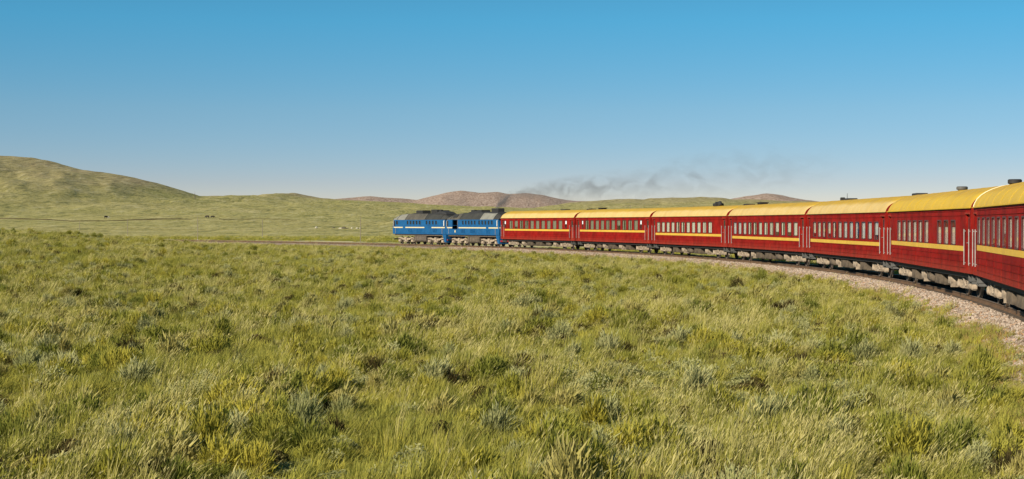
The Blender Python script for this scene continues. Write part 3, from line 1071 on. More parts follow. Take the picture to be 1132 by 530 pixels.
SPX = (-10.45, 10.45)
make_coach(1, 'farthest red coach with yellow roof, coupled directly behind the blue locomotives',
           row(1, 565, 619.5, 10, 2.74, 0.92, 'grey', 0.62) + small(1, 558.5) + small(1, 625.6), 2.13, SPX, rv(1, ('flat', 625)))
make_coach(2, 'second red coach behind the blue locomotives, pale upper panes at both end windows',
           row(2, 649, 703, 10, 2.74, 0.92, 'grey', 0.62) + small(2, 644) + small(2, 708.5), 2.13, SPX, rv(2, ('flat', 649), ('block', 666)))
make_coach(3, 'third red coach behind the locomotives, dark clump of vents at its rear roof end',
           row(3, 723, 785, 12, 2.57, 0.88, 'pale', 0.60), 1.93, SPX, rv(3, ('clump', 795)))
make_coach(4, 'fourth red coach behind the locomotives, in the middle of the row of coaches',
           row(4, 807.5, 879.5, 13, 2.54, 0.88, 'pale', 0.58), 1.82, SPX, rv(4, ('flat', 817), ('block', 843)))
make_coach(5, 'fifth red coach, thin aerial standing on its yellow roof',
           row(5, 895.5, 969, 13, 2.54, 0.90, 'pale', 0.58), 1.82, SPX, rv(5, ('small', 931.5), ('mast', 936.5), ('flat', 940)))
make_coach(6, 'red coach with six windows, a blank wall, then three windows, next to the nearest coach',
           row(6, 994, 1024.2, 6, 2.57, 0.95, 'pale', 0.60) + [(px_to_s(985, 6), 0.35, 2.57, 0.95, 'pale')] + row(6, 1038.5, 1053.9, 3, 2.57, 0.95, 'half', 0.58), 1.95, SPX, rv(6, ('flat', 1015), ('pale', 1066)))
sp7 = [px_to_s(1077.5, 7), px_to_s(1131.7, 7)]
step7 = (sp7[1] - sp7[0]) / 9
make_coach(7, 'nearest red coach, cut off by the right edge, black drum vent on its yellow roof',
           [(sp7[0] + step7 * k, round(abs(step7) * 0.55, 2), 2.66, 0.93, 'pale') for k in range(14)], 2.04, SPX, rv(7, ('drum', 1107)), end_rib=True)


# ------------------------------------------------------------------ locomotive sections
LL = 17.4
HL = 8.35
YL = 1.475
ZB, ZT = 1.42, 3.38


def loco_roof_ring(x, kind):
    # kind 0..1: how far the roof has come down at an end
    t = kind
    top = 4.22 - 0.62 * t
    return [(x, YL + 0.01, ZT), (x, YL - 0.13, 3.62 - 0.10 * t), (x, 0.98, top - 0.12), (x, 0.80, top), (x, -0.80, top), (x, -0.98, top - 0.12), (x, -YL + 0.13, 3.62 - 0.10 * t), (x, -YL - 0.01, ZT)]


def make_loco(k, label, panels, door_open, wins, stripes, tops, tank_mat):
    s_mid = S0 + (0.5 + k) * LL / R + 0.3 / R
    x, y = arc(s_mid, -(4.3 ** 2) / (2 * R))
    root = thing('diesel_locomotive', label, 'locomotive', (x, y, 0), s_mid + math.pi / 2, 'pair of blue diesel locomotives')
    holes = [(wx - ww / 2, wx + ww / 2, 2.74, 3.24) for wx, ww in wins]
    if door_open is not None:
        holes.append((door_open - 0.95, door_open + 0.95, 2.15, 3.34))
    mb = MB()
    side_wall(mb, YL, -HL, HL, ZB, ZT, holes, 0.12)
    side_wall(mb, -YL, -HL, HL, ZB, ZT, [], 0.1)
    for e in (-1, 1):                            # cab ends: upright nose, raked upper part
        pr = [(HL, ZB), (HL + 0.22, ZB), (HL + 0.30, 2.2), (HL + 0.22, 2.62), (HL, ZT)]
        mb.loft([[(e * a, yy, zz) for a, zz in pr] for yy in (-YL, -1.1, 1.1, YL)])
        # skirt down to the rail guard
        if e < 0:
          mb.loft([[(e * (HL + 0.24), yy, 1.45), (e * (HL - 0.9), yy, 1.45), (e * (HL - 0.35), yy, 0.42), (e * (HL + 0.20), yy, 0.36)] for yy in (-1.42, 1.42)])
    mb.add([(-HL, -YL, ZB), (HL, -YL, ZB), (HL, YL, ZB), (-HL, YL, ZB)], [(0, 1, 2, 3)])
    for zb in (1.62, 2.62):
        mb.box(-HL + .05, HL - .05, YL - .004, YL + .012, zb - .014, zb + .014)
    obj('body', mb.mesh('body', M['blue']), root)
    obj('inner_wall', MB().box(-7.9, 7.9, 0.5, 0.56, 1.5, 3.5).mesh('inner_wall', M['black']), root)
    for wx, ww in wins:
        fr = obj('window', frame_mesh(ww, 0.5, 0.035, 0.012, M['blue']), root, (wx, YL, 2.99))
        obj('pane', cached(('lp', ww), lambda: MB().box(-ww / 2 - .02, ww / 2 + .02, -0.05, -0.04, -.27, .27).mesh('pane', M['darkglass'])), fr)
    if door_open is not None:
        d = obj('door', MB().box(-0.95, -0.62, -0.06, -0.02, -0.59, 0.59).mesh('door', M['dust_dark']), root, (door_open, YL - 0.06, 2.745))
        tagme = MB().lathe_y(0, 0, [(0.0, 0.17), (0.02, 0.17), (0.022, 0.15)], 16).mesh('round_plate', M['stripe_white'])
        obj('round_plate', tagme, root, (door_open - 0.1, YL + 0.003, 1.85))
    for gx, gw_ in ((-0.2, 1.5), (-5.2, 1.3), (2.8, 1.2)):
        mbg = MB()
        for q in range(7):
            z_ = 1.72 + q * 0.065
            mbg.loft([[(xx, YL + .002, z_), (xx, YL + .03, z_ - .012), (xx, YL + .03, z_ + .012), (xx, YL + .002, z_ + .04)] for xx in (gx - gw_ / 2, gx + gw_ / 2)])
        obj('grille', mbg.mesh('grille', M['blue']), root)
    for a, b in stripes:
        obj('stripe', MB().box(a, b, YL + .003, YL + .018, 2.26, 2.40).mesh('stripe', M['stripe_white']), root)
    # roof panels: each sheet group its own part
    for (xa, xb, mat, ka, kb) in panels:
        n = max(2, int(abs(xb - xa) / 1.2) + 1)
        rings = []
        for i in range(n):
            t = i / (n - 1)
            rings.append(loco_roof_ring(xa + (xb - xa) * t, ka + (kb - ka) * t))
        obj('roof_panel', MB().loft(rings).mesh('roof_panel', M[mat]), root)
        # joint strip at the start of the panel
        xs = xa
        obj('roof_seam', MB().loft([[(xs + e, p[1] * 1.008, p[2] + 0.02) for p in loco_roof_ring(0, ka)] for e in (-0.06, 0.06)]).mesh('roof_seam', M['black']), root)
    for (kind, xa, xb, zt) in tops:
        if kind == 'box':
            obj('roof_hood', MB().chbox(xa, xb, -0.62, 0.62, 4.0, zt, 0.08).mesh('roof_hood', M['black']), root)
        elif kind == 'hump':
            rings = []
            for t in np.linspace(0, 1, 7):
                h = math.sin(math.pi * min(1, max(0, t))) ** 0.5
                rings.append([(xa + (xb - xa) * t, yy, 4.05 + (zt - 4.05) * h * f) for yy, f in ((0.88, 0.2), (0.7, 0.8), (0, 1), (-.7, .8), (-.88, .2))])
            obj('roof_hood', MB().loft(rings).mesh('roof_hood', M['black']), root)
        elif kind == 'hatch':
            obj('roof_hatch', MB().loft([[(xa, YL - 0.14, 3.68), (xb, YL - 0.14, 3.68), (xb, 1.03, 4.06), (xa, 1.03, 4.06)], [(xa, YL - 0.11, 3.70), (xb, YL - 0.11, 3.70), (xb, 1.06, 4.08), (xa, 1.06, 4.08)]]).mesh('roof_hatch', M['black']), root)
        elif kind == 'stack':
            obj('exhaust_stack', MB().chbox(xa, xb, -0.42, 0.42, 4.0, zt, 0.05).mesh('exhaust_stack', M['black']), root)
    # cab end windows, lamps, corner handrails
    for e in (-1, 1):
        for yy in (-0.62, 0.62):
            mbw = MB().loft([[(e * (HL + 0.225 + q), yy - 0.5, 2.66), (e * (HL + 0.225 + q), yy + 0.5, 2.66), (e * (HL + 0.05 + q), yy + 0.5, 3.24), (e * (HL + 0.05 + q), yy - 0.5, 3.24)] for q in (0, 0.02)])
            obj('windscreen', mbw.mesh('windscreen', M['darkglass']), root)
            obj('buffer_lamp', MB().tube((e * (HL + 0.2), yy * 1.6, 1.75), (e * (HL + 0.36), yy * 1.6, 1.75), 0.13, 0.13, 12).mesh('buffer_lamp', M['lamp_glint']), root)
        obj('buffer_beam', MB().box(e * (HL + 0.26) - .05, e * (HL + 0.26) + .05, -1.25, 1.25, 0.62, 0.80).mesh('buffer_beam', M['redpart'] if e < 0 else M['black']), root)
        obj('end_stripe', MB().loft([[(e * (HL + 0.296 + q), yy, 2.24 - 0.03), (e * (HL + 0.262 + q), yy, 2.42)] for yy in (-1.45, 1.45) for q in (0.0,)], caps=False, closed=False).mesh('end_stripe', M['stripe_white']), root)
        obj('quarter_light', MB().box(e * (HL - 0.32) - .14, e * (HL - 0.32) + .14, YL + .004, YL + .02, 2.55, 3.25).mesh('quarter_light', M['lamp_glint'] if e < 0 else M['darkglass']), root)  # rear pane is pale: sky reflection painted into its colour
        obj('handrail', MB().path([(e * (HL - 0.12), YL, 2.45), (e * (HL - 0.12), YL + .07, 2.5), (e * (HL - 0.12), YL + .07, 3.2), (e * (HL - 0.12), YL, 3.26)], 0.05, 6).mesh('handrail', M['handrail']), root)
        obj('handrail', MB().path([(e * (HL - 0.78), YL, 1.5), (e * (HL - 0.78), YL + .06, 1.55), (e * (HL - 0.78), YL + .06, 2.2), (e * (HL - 0.78), YL, 2.24)], 0.025, 6).mesh('handrail', M['handrail']), root)
    for s in (-1, 1):
        make_bogie(root, s * 4.85, (-2.1, 0, 2.1), 5.2, 'loco', 0.525)
    obj('fuel_tank', MB().chbox(-1.9, 1.9, -1.2, 1.2, 0.38, 1.38, 0.18).box(-1.5, -1.3, 1.19, 1.23, 0.5, 1.3).box(1.3, 1.5, 1.19, 1.23, 0.5, 1.3).mesh('fuel_tank', M[tank_mat]), root)
    obj('underframe', MB().box(-HL + .1, HL - .1, -1.3, 1.3, 1.2, 1.415).mesh('underframe', M['dust_dark']), root)
    return root


make_loco(0, 'rear blue diesel locomotive with an open dark side door, coupled to the first red coach',
          [(8.5, 7.2, 'brown_roof', 1, .25), (7.2, 4.0, 'brown_roof', .25, 0), (4.0, -2.6, 'dark_roof', 0, 0), (-2.6, -6.9, 'grey_roof', 0, 0.1), (-6.9, -8.5, 'dark_roof', 0.1, 1)],
          5.6, [(2.9 - 0.98 * i, 0.5) for i in range(5)] + [(-2.4 - 1.0 * i, 0.5) for i in range(5)],
          [(8.3, 6.5), (4.3, -4.6), (-5.4, -8.3)][0:3],
          [('hump', 3.6, -2.4, 4.56), ('box', 2.2, 1.2, 4.62), ('box', 0.2, -1.2, 4.60), ('stack', -3.9, -6.0, 4.78), ('hatch', 5.2, 6.6, 0), ('hump', -2.2, -7.2, 4.42)], 'box_dust')
make_loco(1, 'leading blue diesel locomotive at the far left head of the train',
          [(8.5, 7.2, 'grey_roof', .62, .2), (7.2, 4.4, 'grey_roof', .2, 0), (4.4, -2.0, 'brown_roof', 0, 0), (-2.0, -6.9, 'dark_roof', 0, 0.15), (-6.9, -8.5, 'dark_roof', 0.15, 1)],
          None, [(3.6 - 1.0 * i, 0.55) for i in range(5)] + [(-2.6 - 1.0 * i, 0.5) for i in range(4)] + [(7.2, 0.7)],
          [(8.3, 5.2), (4.3, -1.9), (-4.2, -8.3)],
          [('box', 2.6, 0.5, 4.68), ('stack', -1.8, -3.8, 4.76), ('hump', -3.6, -7.4, 4.60), ('box', -4.6, -5.4, 4.66), ('hump', 6.6, 4.4, 4.25), ('hump', 4.2, 2.2, 4.35)], 'dust_dark')


# ------------------------------------------------------------------ smoke
def build_smoke():
    # plume from the exhaust of the rear locomotive, blown back over the coaches
    ctrl = [(-2.05, 213.2, 4.65, 0.5), (-1.35, 213.2, 5.5, 0.8), (0.05, 213.2, 6.3, 1.1), (3.35, 212.2, 6.8, 1.5), (7.85, 210.2, 7.1, 1.9), (13.85, 207.2, 7.5, 2.4), (20.85, 204.2, 8.3, 3.2), (28.85, 200.2, 9.0, 3.6), (35.85, 196.2, 9.4, 3.0), (39.85, 194.2, 9.6, 1.2)]
    mb = MB()
    rings = []
    for (x, y, z, r) in ctrl:
        rings.append([(x, y + r * 0.9 * math.cos(t), z + r * math.sin(t)) for t in np.linspace(0, 2 * math.pi, 17)[:-1]])
    mb.loft(rings)
    me = mb.mesh('smoke', None, True)
    m, nt, out = new_mat('diesel smoke')
    geo = N(nt, 'ShaderNodeNewGeometry')
    pos = geo.outputs['Position']
    sep = N(nt, 'ShaderNodeSeparateXYZ')
    nt.links.new(pos, sep.inputs[0])
    # axis height and radius follow the drift distance along x
    tx = mathn(nt, 'DIVIDE', mathn(nt, 'ADD', sep.outputs['X'], 2.05), 41.9, True)
    cz = N(nt, 'ShaderNodeFloatCurve')
    cr = N(nt, 'ShaderNodeFloatCurve')
    cy = N(nt, 'ShaderNodeFloatCurve')
    for node, vals in ((cz, [(c[2] - 4) / 8 for c in ctrl]), (cr, [c[3] / 5 for c in ctrl]), (cy, [(c[1] - 170) / 60 for c in ctrl])):
        cv = node.mapping.curves[0]
        pts = [((c[0] + 2.05) / 41.9, v) for c, v in zip(ctrl, vals)]
        while len(cv.points) < len(pts):
            cv.points.new(0.5, 0.5)
        for p, (a, b) in zip(cv.points, pts):
            p.location = (a, b)
            p.handle_type = 'VECTOR'
        node.mapping.update()
        nt.links.new(tx, node.inputs['Value'])
    axz = mathn(nt, 'ADD', mathn(nt, 'MULTIPLY', cz.outputs[0], 8.0), 4.0)
    axy = mathn(nt, 'ADD', mathn(nt, 'MULTIPLY', cy.outputs[0], 60.0), 170.0)
    rad = mathn(nt, 'MULTIPLY', cr.outputs[0], 5.0)
    dz = mathn(nt, 'SUBTRACT', sep.outputs['Z'], axz)
    dy = mathn(nt, 'SUBTRACT', sep.outputs['Y'], axy)
    q = mathn(nt, 'SQRT', mathn(nt, 'ADD', mathn(nt, 'MULTIPLY', dz, dz), mathn(nt, 'MULTIPLY', dy, dy)))
    fall = mathn(nt, 'SUBTRACT', 1.0, mathn(nt, 'DIVIDE', q, rad), True)
    mp = N(nt, 'ShaderNodeMapping')
    mp.inputs['Scale'].default_value = (0.45, 0.25, 0.6)
    mp.inputs['Rotation'].default_value = (0, math.radians(20), 0)
    nt.links.new(pos, mp.inputs['Vector'])
    nz = N(nt, 'ShaderNodeTexNoise')
    nz.inputs['Scale'].default_value = 1.0
    nz.inputs['Detail'].default_value = 5
    nz.inputs['Roughness'].default_value = 0.62
    nz.inputs['Distortion'].default_value = 0.8
    nt.links.new(mp.outputs[0], nz.inputs['Vector'])
    wisp = ramp(nt, nz.outputs['Fac'], [(0.45, 0.0), (0.66, 1.0)])
    # spread thins with distance from the stack
    thin = N(nt, 'ShaderNodeFloatCurve')
    cv = thin.mapping.curves[0]
    pts = [(0, 1.0), (0.025, 0.65), (0.05, 0.15), (0.10, 0.085), (0.28, 0.062), (0.40, 0.030), (0.65, 0.016), (0.85, 0.009), (1, 0.0)]
    while len(cv.points) < len(pts):
        cv.points.new(0.5, 0.5)
    for p, (a, b) in zip(cv.points, pts):
        p.location = (a, b)
        p.handle_type = 'VECTOR'
    thin.mapping.update()
    nt.links.new(tx, thin.inputs['Value'])
    body = mathn(nt, 'ADD', wisp, 0.07)
    dens = mathn(nt, 'MULTIPLY', mathn(nt, 'MULTIPLY', fall, body), mathn(nt, 'MULTIPLY', thin.outputs[0], 7.0))
    pv = N(nt, 'ShaderNodeVolumePrincipled')
    pv.inputs['Color'].default_value = (0.33, 0.30, 0.28, 1)
    pv.inputs['Anisotropy'].default_value = 0.1
    nt.links.new(dens, pv.inputs['Density'])
    nt.links.new(pv.outputs[0], out.inputs['Volume'])
    me.materials.append(m)
    o = obj('smoke', me, kind='stuff')
    tag(o, 'thin dark diesel smoke drifting back from the locomotive over the coach roofs', 'smoke')
    return o


build_smoke()


# ------------------------------------------------------------------ poles, animals, stones
def pole(px, yb, top_z, label, dist, r=0.065, arm=False):
    x = (px - 566) / FPX * dist
    z = tz(x, dist)
    h = top_z - z
    o = thing('line_pole', label, 'pole', (x, dist, z), 0, 'line poles beyond the railway')
    obj('post', MB().tube((0, 0, -0.3), (0, 0, h), r * 1.15, r * 0.8, 8).mesh('post', M['wood_pole'], True), o)
    obj('footing', MB().box(-r * 1.6, r * 1.6, -r * 1.6, r * 1.6, -0.4, 0.55).mesh('footing', M['concrete']), o)
    if arm:
        obj('crossarm', MB().box(-0.45, 0.45, r * .7, r * 1.5, h - 0.42, h - 0.32).mesh('crossarm', M['wood_pole']), o)
        for s in (-1, 1):
            obj('insulator', MB().tube((s * 0.38, r * 1.1, h - 0.32), (s * 0.38, r * 1.1, h - 0.18), 0.05, 0.03).mesh('insulator', M['lamp_glint']), o)
    return o


pole(398.5, 268, 3.95, 'thin timber pole just left of the leading blue locomotive', 283)
pole(290, 259, 3.7, 'thin timber pole in the plain, between the other two slim poles', 380, 0.07)
pole(218.5, 262, 4.1, 'thin timber pole at the left end of the visible railway line', 330)
pole(141, 250, 3.9, 'short slim pole on the left, beside the dark earth bank', 420, 0.07, False)
pole(88, 250, 3.5, 'leftmost slim pole, low against the foot of the left hill', 420, 0.065, False)
pole(697, 229, tz((697 - 566) / FPX * 1900, 1900) + 4.5, 'far pole on the green hill above the coach roofs, left of a pair', 1900, 0.25, False)
pole(708.5, 228, tz((708.5 - 566) / FPX * 1900, 1900) + 4.8, 'far pole on the green hill above the coach roofs, right of a pair', 1900, 0.25, False)
mx = (215.5 - 566) / FPX * 1480
mz = tz(mx, 1480)
o = thing('radio_mast', 'tiny lattice mast on the skyline where the left hill runs out', 'mast', (mx, 1480, mz))
obj('lattice', MB().tube((-0.5, 0, -.5), (0, 0, 5.2), .11, .08, 5).tube((0.5, 0, -.5), (0, 0, 5.2), .11, .08, 5).tube((0, 0.5, -.5), (0, 0, 5.2), .11, .08, 5).box(-.35, .35, -.05, .05, 1.6, 1.7).box(-.2, .2, -.05, .05, 3.2, 3.3).mesh('lattice', M['dust_dark']), o)
obj('antenna', MB().tube((0, 0, 5.2), (0, 0, 6.8), .06, .03, 5).mesh('antenna', M['dust_dark']), o)


def cow_mesh(mat):
    """one skin: barrel, neck lowered to graze, four legs, tail"""
    def f():
        me = bpy.data.meshes.new('body')
        V = [(0, 0, 1.05), (0.55, 0, 1.08), (0.8, 0, 1.15), (1.05, 0, 0.95), (1.28, 0, 0.62), (1.42, 0, 0.42), (-0.55, 0, 1.10), (-0.78, 0, 1.12), (-0.9, 0, 0.85), (-0.92, 0, 0.45)]
        E_ = [(0, 1), (1, 2), (2, 3), (3, 4), (4, 5), (0, 6), (6, 7), (7, 8), (8, 9)]
        rad = [.36, .36, .26, .18, .15, .08, .36, .26, .045, .03]
        for sx, root in ((0.55, 1), (-0.62, 6)):
            for sy in (-1, 1):
                b = len(V)
                V += [(sx, sy * 0.2, 0.75), (sx + (0.02 if sx > 0 else -0.08), sy * 0.21, 0.42), (sx, sy * 0.21, 0.03)]
                rad += [.13, .07, .055]
                E_ += [(root, b), (b, b + 1), (b + 1, b + 2)]
        for sy in (-1, 1):
            b = len(V)
            V.append((1.15, sy * 0.2, 0.85))
            rad.append(.04)
            E_.append((4, b))
        me.from_pydata(V, E_, [])
        o = bpy.data.objects.new('tmp', me)
        COL.objects.link(o)
        mod = o.modifiers.new('skin', 'SKIN')
        for sv, r in zip(me.skin_vertices[0].data, rad):
            sv.radius = (r, r)
        me.skin_vertices[0].data[0].use_root = True
        s = o.modifiers.new('sub', 'SUBSURF')
        s.levels = s.render_levels = 1
        dg = bpy.context.evaluated_depsgraph_get()
        nm = bpy.data.meshes.new_from_object(o.evaluated_get(dg))
        bpy.data.objects.remove(o)
        nm.materials.clear()
        nm.materials.append(mat)
        nm.name = 'grazing_cow'
        return nm
    return cached(('cow', mat.name), f)


for (px, dist, mat, label, rz) in [(229.3, 800, 'cow_dark', 'dark cow grazing far off below the saddle, left and larger of two', 2.9),
                                   (234.9, 850, 'cow_dark', 'dark cow grazing far off below the saddle, right of its companion', 0.4),
                                   (117.0, 790, 'cow_dark', 'dark cow standing alone on the earth bank under the left hill', 1.0),
                                   (119.6, 792, 'cow_pale', 'pale calf close beside the lone dark cow under the left hill', 0.6)]:
    x = (px - 566) / FPX * dist
    o = obj('grazing_cow', cow_mesh(M[mat]), None, (x, dist, tz(x, dist) + 0.02), (0, 0, rz))
    o.scale = (1.0, 1.0, 1.0) if mat == 'cow_dark' else (0.65, 0.65, 0.65)
    tag(o, label, 'cow', 'cattle on the far steppe')


def rock_mesh(seed, mat):
    def f():
        import bmesh
        bm = bmesh.new()
        bmesh.ops.create_icosphere(bm, subdivisions=2, radius=1)
        r = random.Random(seed)
        ph = [r.uniform(0, 6) for _ in range(6)]
        for v in bm.verts:
            k = 1 + 0.22 * math.sin(v.co.x * 3 + ph[0]) + 0.18 * math.sin(v.co.y * 4 + ph[1]) + 0.15 * math.sin(v.co.z * 5 + ph[2]) + r.uniform(-.08, .08)
            v.co = Vector((v.co.x * k, v.co.y * k * .8, v.co.z * k * .55))
        me = bpy.data.meshes.new('boulder')
        bm.to_mesh(me)
        bm.free()
        me.materials.append(mat)
        return me
    return cached(('rock', seed, mat.name), f)


ROCKS = [(376, 258.3, .9, 'rock', 'pale boulder at the left end of the stone scatter beyond the rails'), (379.5, 257.8, 1.2, 'rock_dark', 'largest dark boulder in the stone scatter beyond the rails'),
         (383.5, 257.6, .8, 'rock_dark', 'smaller dark boulder right of the largest dark one'), (388, 258.6, .7, 'rock', 'pale boulder in the middle of the stone scatter'),
         (393.5, 258.8, .8, 'rock', 'pale flat boulder left of the pole nearest the locomotive'), (396.6, 258.5, .6, 'rock', 'small pale boulder touching the pole nearest the locomotive'),
         (430, 265.3, .5, 'rock', 'small pale stone close to the nose of the leading locomotive'), (347, 258.2, .9, 'rock', 'pale stone on its own farther left of the stone scatter'), (366, 258.9, .7, 'rock_dark', 'low dark stone between the lone pale stone and the scatter')]
for i, (px, py, s, mt, lab) in enumerate(ROCKS):
    dist = 585 if py < 262 else 400
    s *= 0.62
    x = (px - 566) / FPX * dist
    o = obj('boulder', rock_mesh(i % 4, M[mt]), None, (x, dist + i, tz(x, dist + i) + 0.2 * s), (0, 0, i * 1.3))
    o.scale = (s, s, s * 1.1)
    tag(o, lab, 'boulder', 'stones on the plain beyond the rails')


# ------------------------------------------------------------------ grass
def leaf_material(name, stops, patch, tip, trans=0.22, rnd=0.35):
    m, nt, out = new_mat(name)
    geo = N(nt, 'ShaderNodeNewGeometry')
    pos = geo.outputs['Position']
    oi = N(nt, 'ShaderNodeObjectInfo')
    mps = N(nt, 'ShaderNodeMapping')
    mps.inputs['Scale'].default_value = (1 / 0.8, 1 / 4.5, 0.3)
    nt.links.new(pos, mps.inputs['Vector'])
    pst_ = mps.outputs[0]
    mpb = N(nt, 'ShaderNodeMapping')
    mpb.inputs['Scale'].default_value = (0.22, 0.055, 0.1)
    nt.links.new(pos, mpb.inputs['Vector'])
    mpm = N(nt, 'ShaderNodeMapping')
    mpm.inputs['Scale'].default_value = (0.5, 0.12, 0.1)
    nt.links.new(pos, mpm.inputs['Vector'])
    big = noise(nt, mpb.outputs[0], 1.0, 4, 0.6)
    mid = noise(nt, mpm.outputs[0], 1.0, 3, 0.6)
    c = ramp(nt, mathn(nt, 'ADD', mathn(nt, 'MULTIPLY', big, 0.5), mathn(nt, 'MULTIPLY', oi.outputs['Random'], 0.5)), stops)
    c = mix(nt, mathn(nt, 'MULTIPLY', ramp(nt, noise(nt, pst_, 1.0, 3, 0.6), [(0.36, 1.0), (0.50, 0.0)]), 0.28), c, (0.11, 0.130, 0.020))
    c = mix(nt, ramp(nt, mid, [(0.48, 0.0), (0.72, 0.6)]), c, patch)
    # paler towards the dry tip of the blade (mesh attribute along the blade)
    at = N(nt, 'ShaderNodeAttribute', attribute_name='along')
    c = mix(nt, mathn(nt, 'MULTIPLY', at.outputs['Fac'], 0.6), c, tip)
    df = N(nt, 'ShaderNodeBsdfDiffuse')
    tl = N(nt, 'ShaderNodeBsdfTranslucent')
    nt.links.new(c, df.inputs['Color'])
    nt.links.new(c, tl.inputs['Color'])
    ms = N(nt, 'ShaderNodeMixShader')
    ms.inputs[0].default_value = trans
    nt.links.new(df.outputs[0], ms.inputs[1])
    nt.links.new(tl.outputs[0], ms.inputs[2])
    nt.links.new(ms.outputs[0], out.inputs['Surface'])
    return m


M['grass'] = leaf_material('steppe grass', [(0.26, (0.095, 0.118, 0.012)), (0.45, (0.215, 0.206, 0.020)), (0.66, (0.36, 0.302, 0.034))], (0.132, 0.158, 0.030), (0.42, 0.38, 0.10))
M['straw'] = leaf_material('dry grass', [(0.3, (0.26, 0.22, 0.04)), (0.6, (0.36, 0.30, 0.08))], (0.21, 0.21, 0.04), (0.52, 0.45, 0.20))
M['sage'] = leaf_material('wormwood', [(0.3, (0.21, 0.22, 0.065)), (0.6, (0.31, 0.30, 0.12))], (0.23, 0.24, 0.08), (0.52, 0.47, 0.24))
M['rusty'] = leaf_material('rusty weeds', [(0.3, (0.20, 0.12, 0.03)), (0.6, (0.30, 0.19, 0.06))], (0.22, 0.17, 0.04), (0.42, 0.29, 0.12))
M['dead_stem'] = leaf_material('dark dead stems', [(0.3, (0.030, 0.022, 0.010)), (0.6, (0.055, 0.040, 0.016))], (0.03, 0.03, 0.012), (0.12, 0.09, 0.03), 0.1)  # near-black stems: shade between the tufts put into plant colour


def tuft_mesh(name, seed, n, spread, h0, h1, w, lean, mat, heads=0, flop=0.35):
    r = random.Random(seed)
    v, f, al = [], [], []
    for k in range(n):
        a = r.uniform(0, 2 * math.pi)
        q = spread * math.sqrt(r.random())
        bx, by = q * math.cos(a), q * math.sin(a)
        h = r.uniform(h0, h1)
        da = a + r.uniform(-0.9, 0.9)
        out_ = r.uniform(0.05, flop) * h
        dx, dy = math.cos(da) * out_ + lean * h * r.uniform(.6, 1.3), math.sin(da) * out_ + 0.1 * lean * h
        fa = r.uniform(0, math.pi)
        ww = w * r.uniform(0.7, 1.3)
        wx, wy = math.cos(fa) * ww / 2, math.sin(fa) * ww / 2
        o = len(v)
        v += [(bx - wx, by - wy, -0.05), (bx + wx, by + wy, -0.05), (bx + dx * .3 - wx * .9, by + dy * .3 - wy * .9, h * .55), (bx + dx * .3 + wx * .9, by + dy * .3 + wy * .9, h * .55), (bx + dx, by + dy, h * (1 - 0.15 * abs(lean)))]
        al += [0, 0, .5, .5, 1]
        f += [(o, o + 1, o + 3, o + 2), (o + 2, o + 3, o + 4)]
        if k < heads:                            # seed head: small diamond prism at the tip
            t = Vector((bx + dx, by + dy, h))
            d = Vector((dx * .7, dy * .7, h * .45)).normalized()
            s = Vector((-d.y, d.x, 0)).normalized() * ww * 0.9
            u = d.cross(s)
            L = 0.07 + 0.05 * r.random()
            o = len(v)
            v += [tuple(t), tuple(t + d * L * .4 + s), tuple(t + d * L * .4 - s), tuple(t + d * L * .4 + u), tuple(t + d * L)]
            al += [1, 1, 1, 1, 1]
            f += [(o, o + 1, o + 3), (o, o + 3, o + 2), (o, o + 2, o + 1), (o + 4, o + 3, o + 1), (o + 4, o + 2, o + 3), (o + 4, o + 1, o + 2)]
    me = bpy.data.meshes.new(name)
    me.from_pydata(v, [], f)
    at = me.attributes.new('along', 'FLOAT', 'POINT')
    at.data.foreach_set('value', al)
    me.materials.append(mat)
    return me


def sage_mesh(name, seed, n, rad, h, mat):
    r = random.Random(seed)
    v, f, al = [], [], []
    for k in range(n):
        a, q = r.uniform(0, 2 * math.pi), math.sqrt(r.random()) * rad
        z = h * (0.15 + 0.85 * r.random()) * math.sqrt(max(0.05, 1 - (q / rad) ** 2 * .8))
        c = Vector((q * math.cos(a) + 0.2 * z, q * math.sin(a), z))
        L = r.uniform(.018, .045)
        d = Vector((r.uniform(-1, 1) + .3, r.uniform(-1, 1), r.uniform(-.1, 1))).normalized()
        s = d.cross(Vector((r.uniform(-1, 1), r.uniform(-1, 1), r.uniform(-1, 1)))).normalized() * L * .35
        o = len(v)
        v += [tuple(c - d * L), tuple(c + s), tuple(c + d * L), tuple(c - s)]
        al += [z / h * .6] * 4
        f += [(o, o + 1, o + 2, o + 3)]
    me = bpy.data.meshes.new(name)
    me.from_pydata(v, [], f)
    at = me.attributes.new('along', 'FLOAT', 'POINT')
    at.data.foreach_set('value', al)
    me.materials.append(mat)
    return me


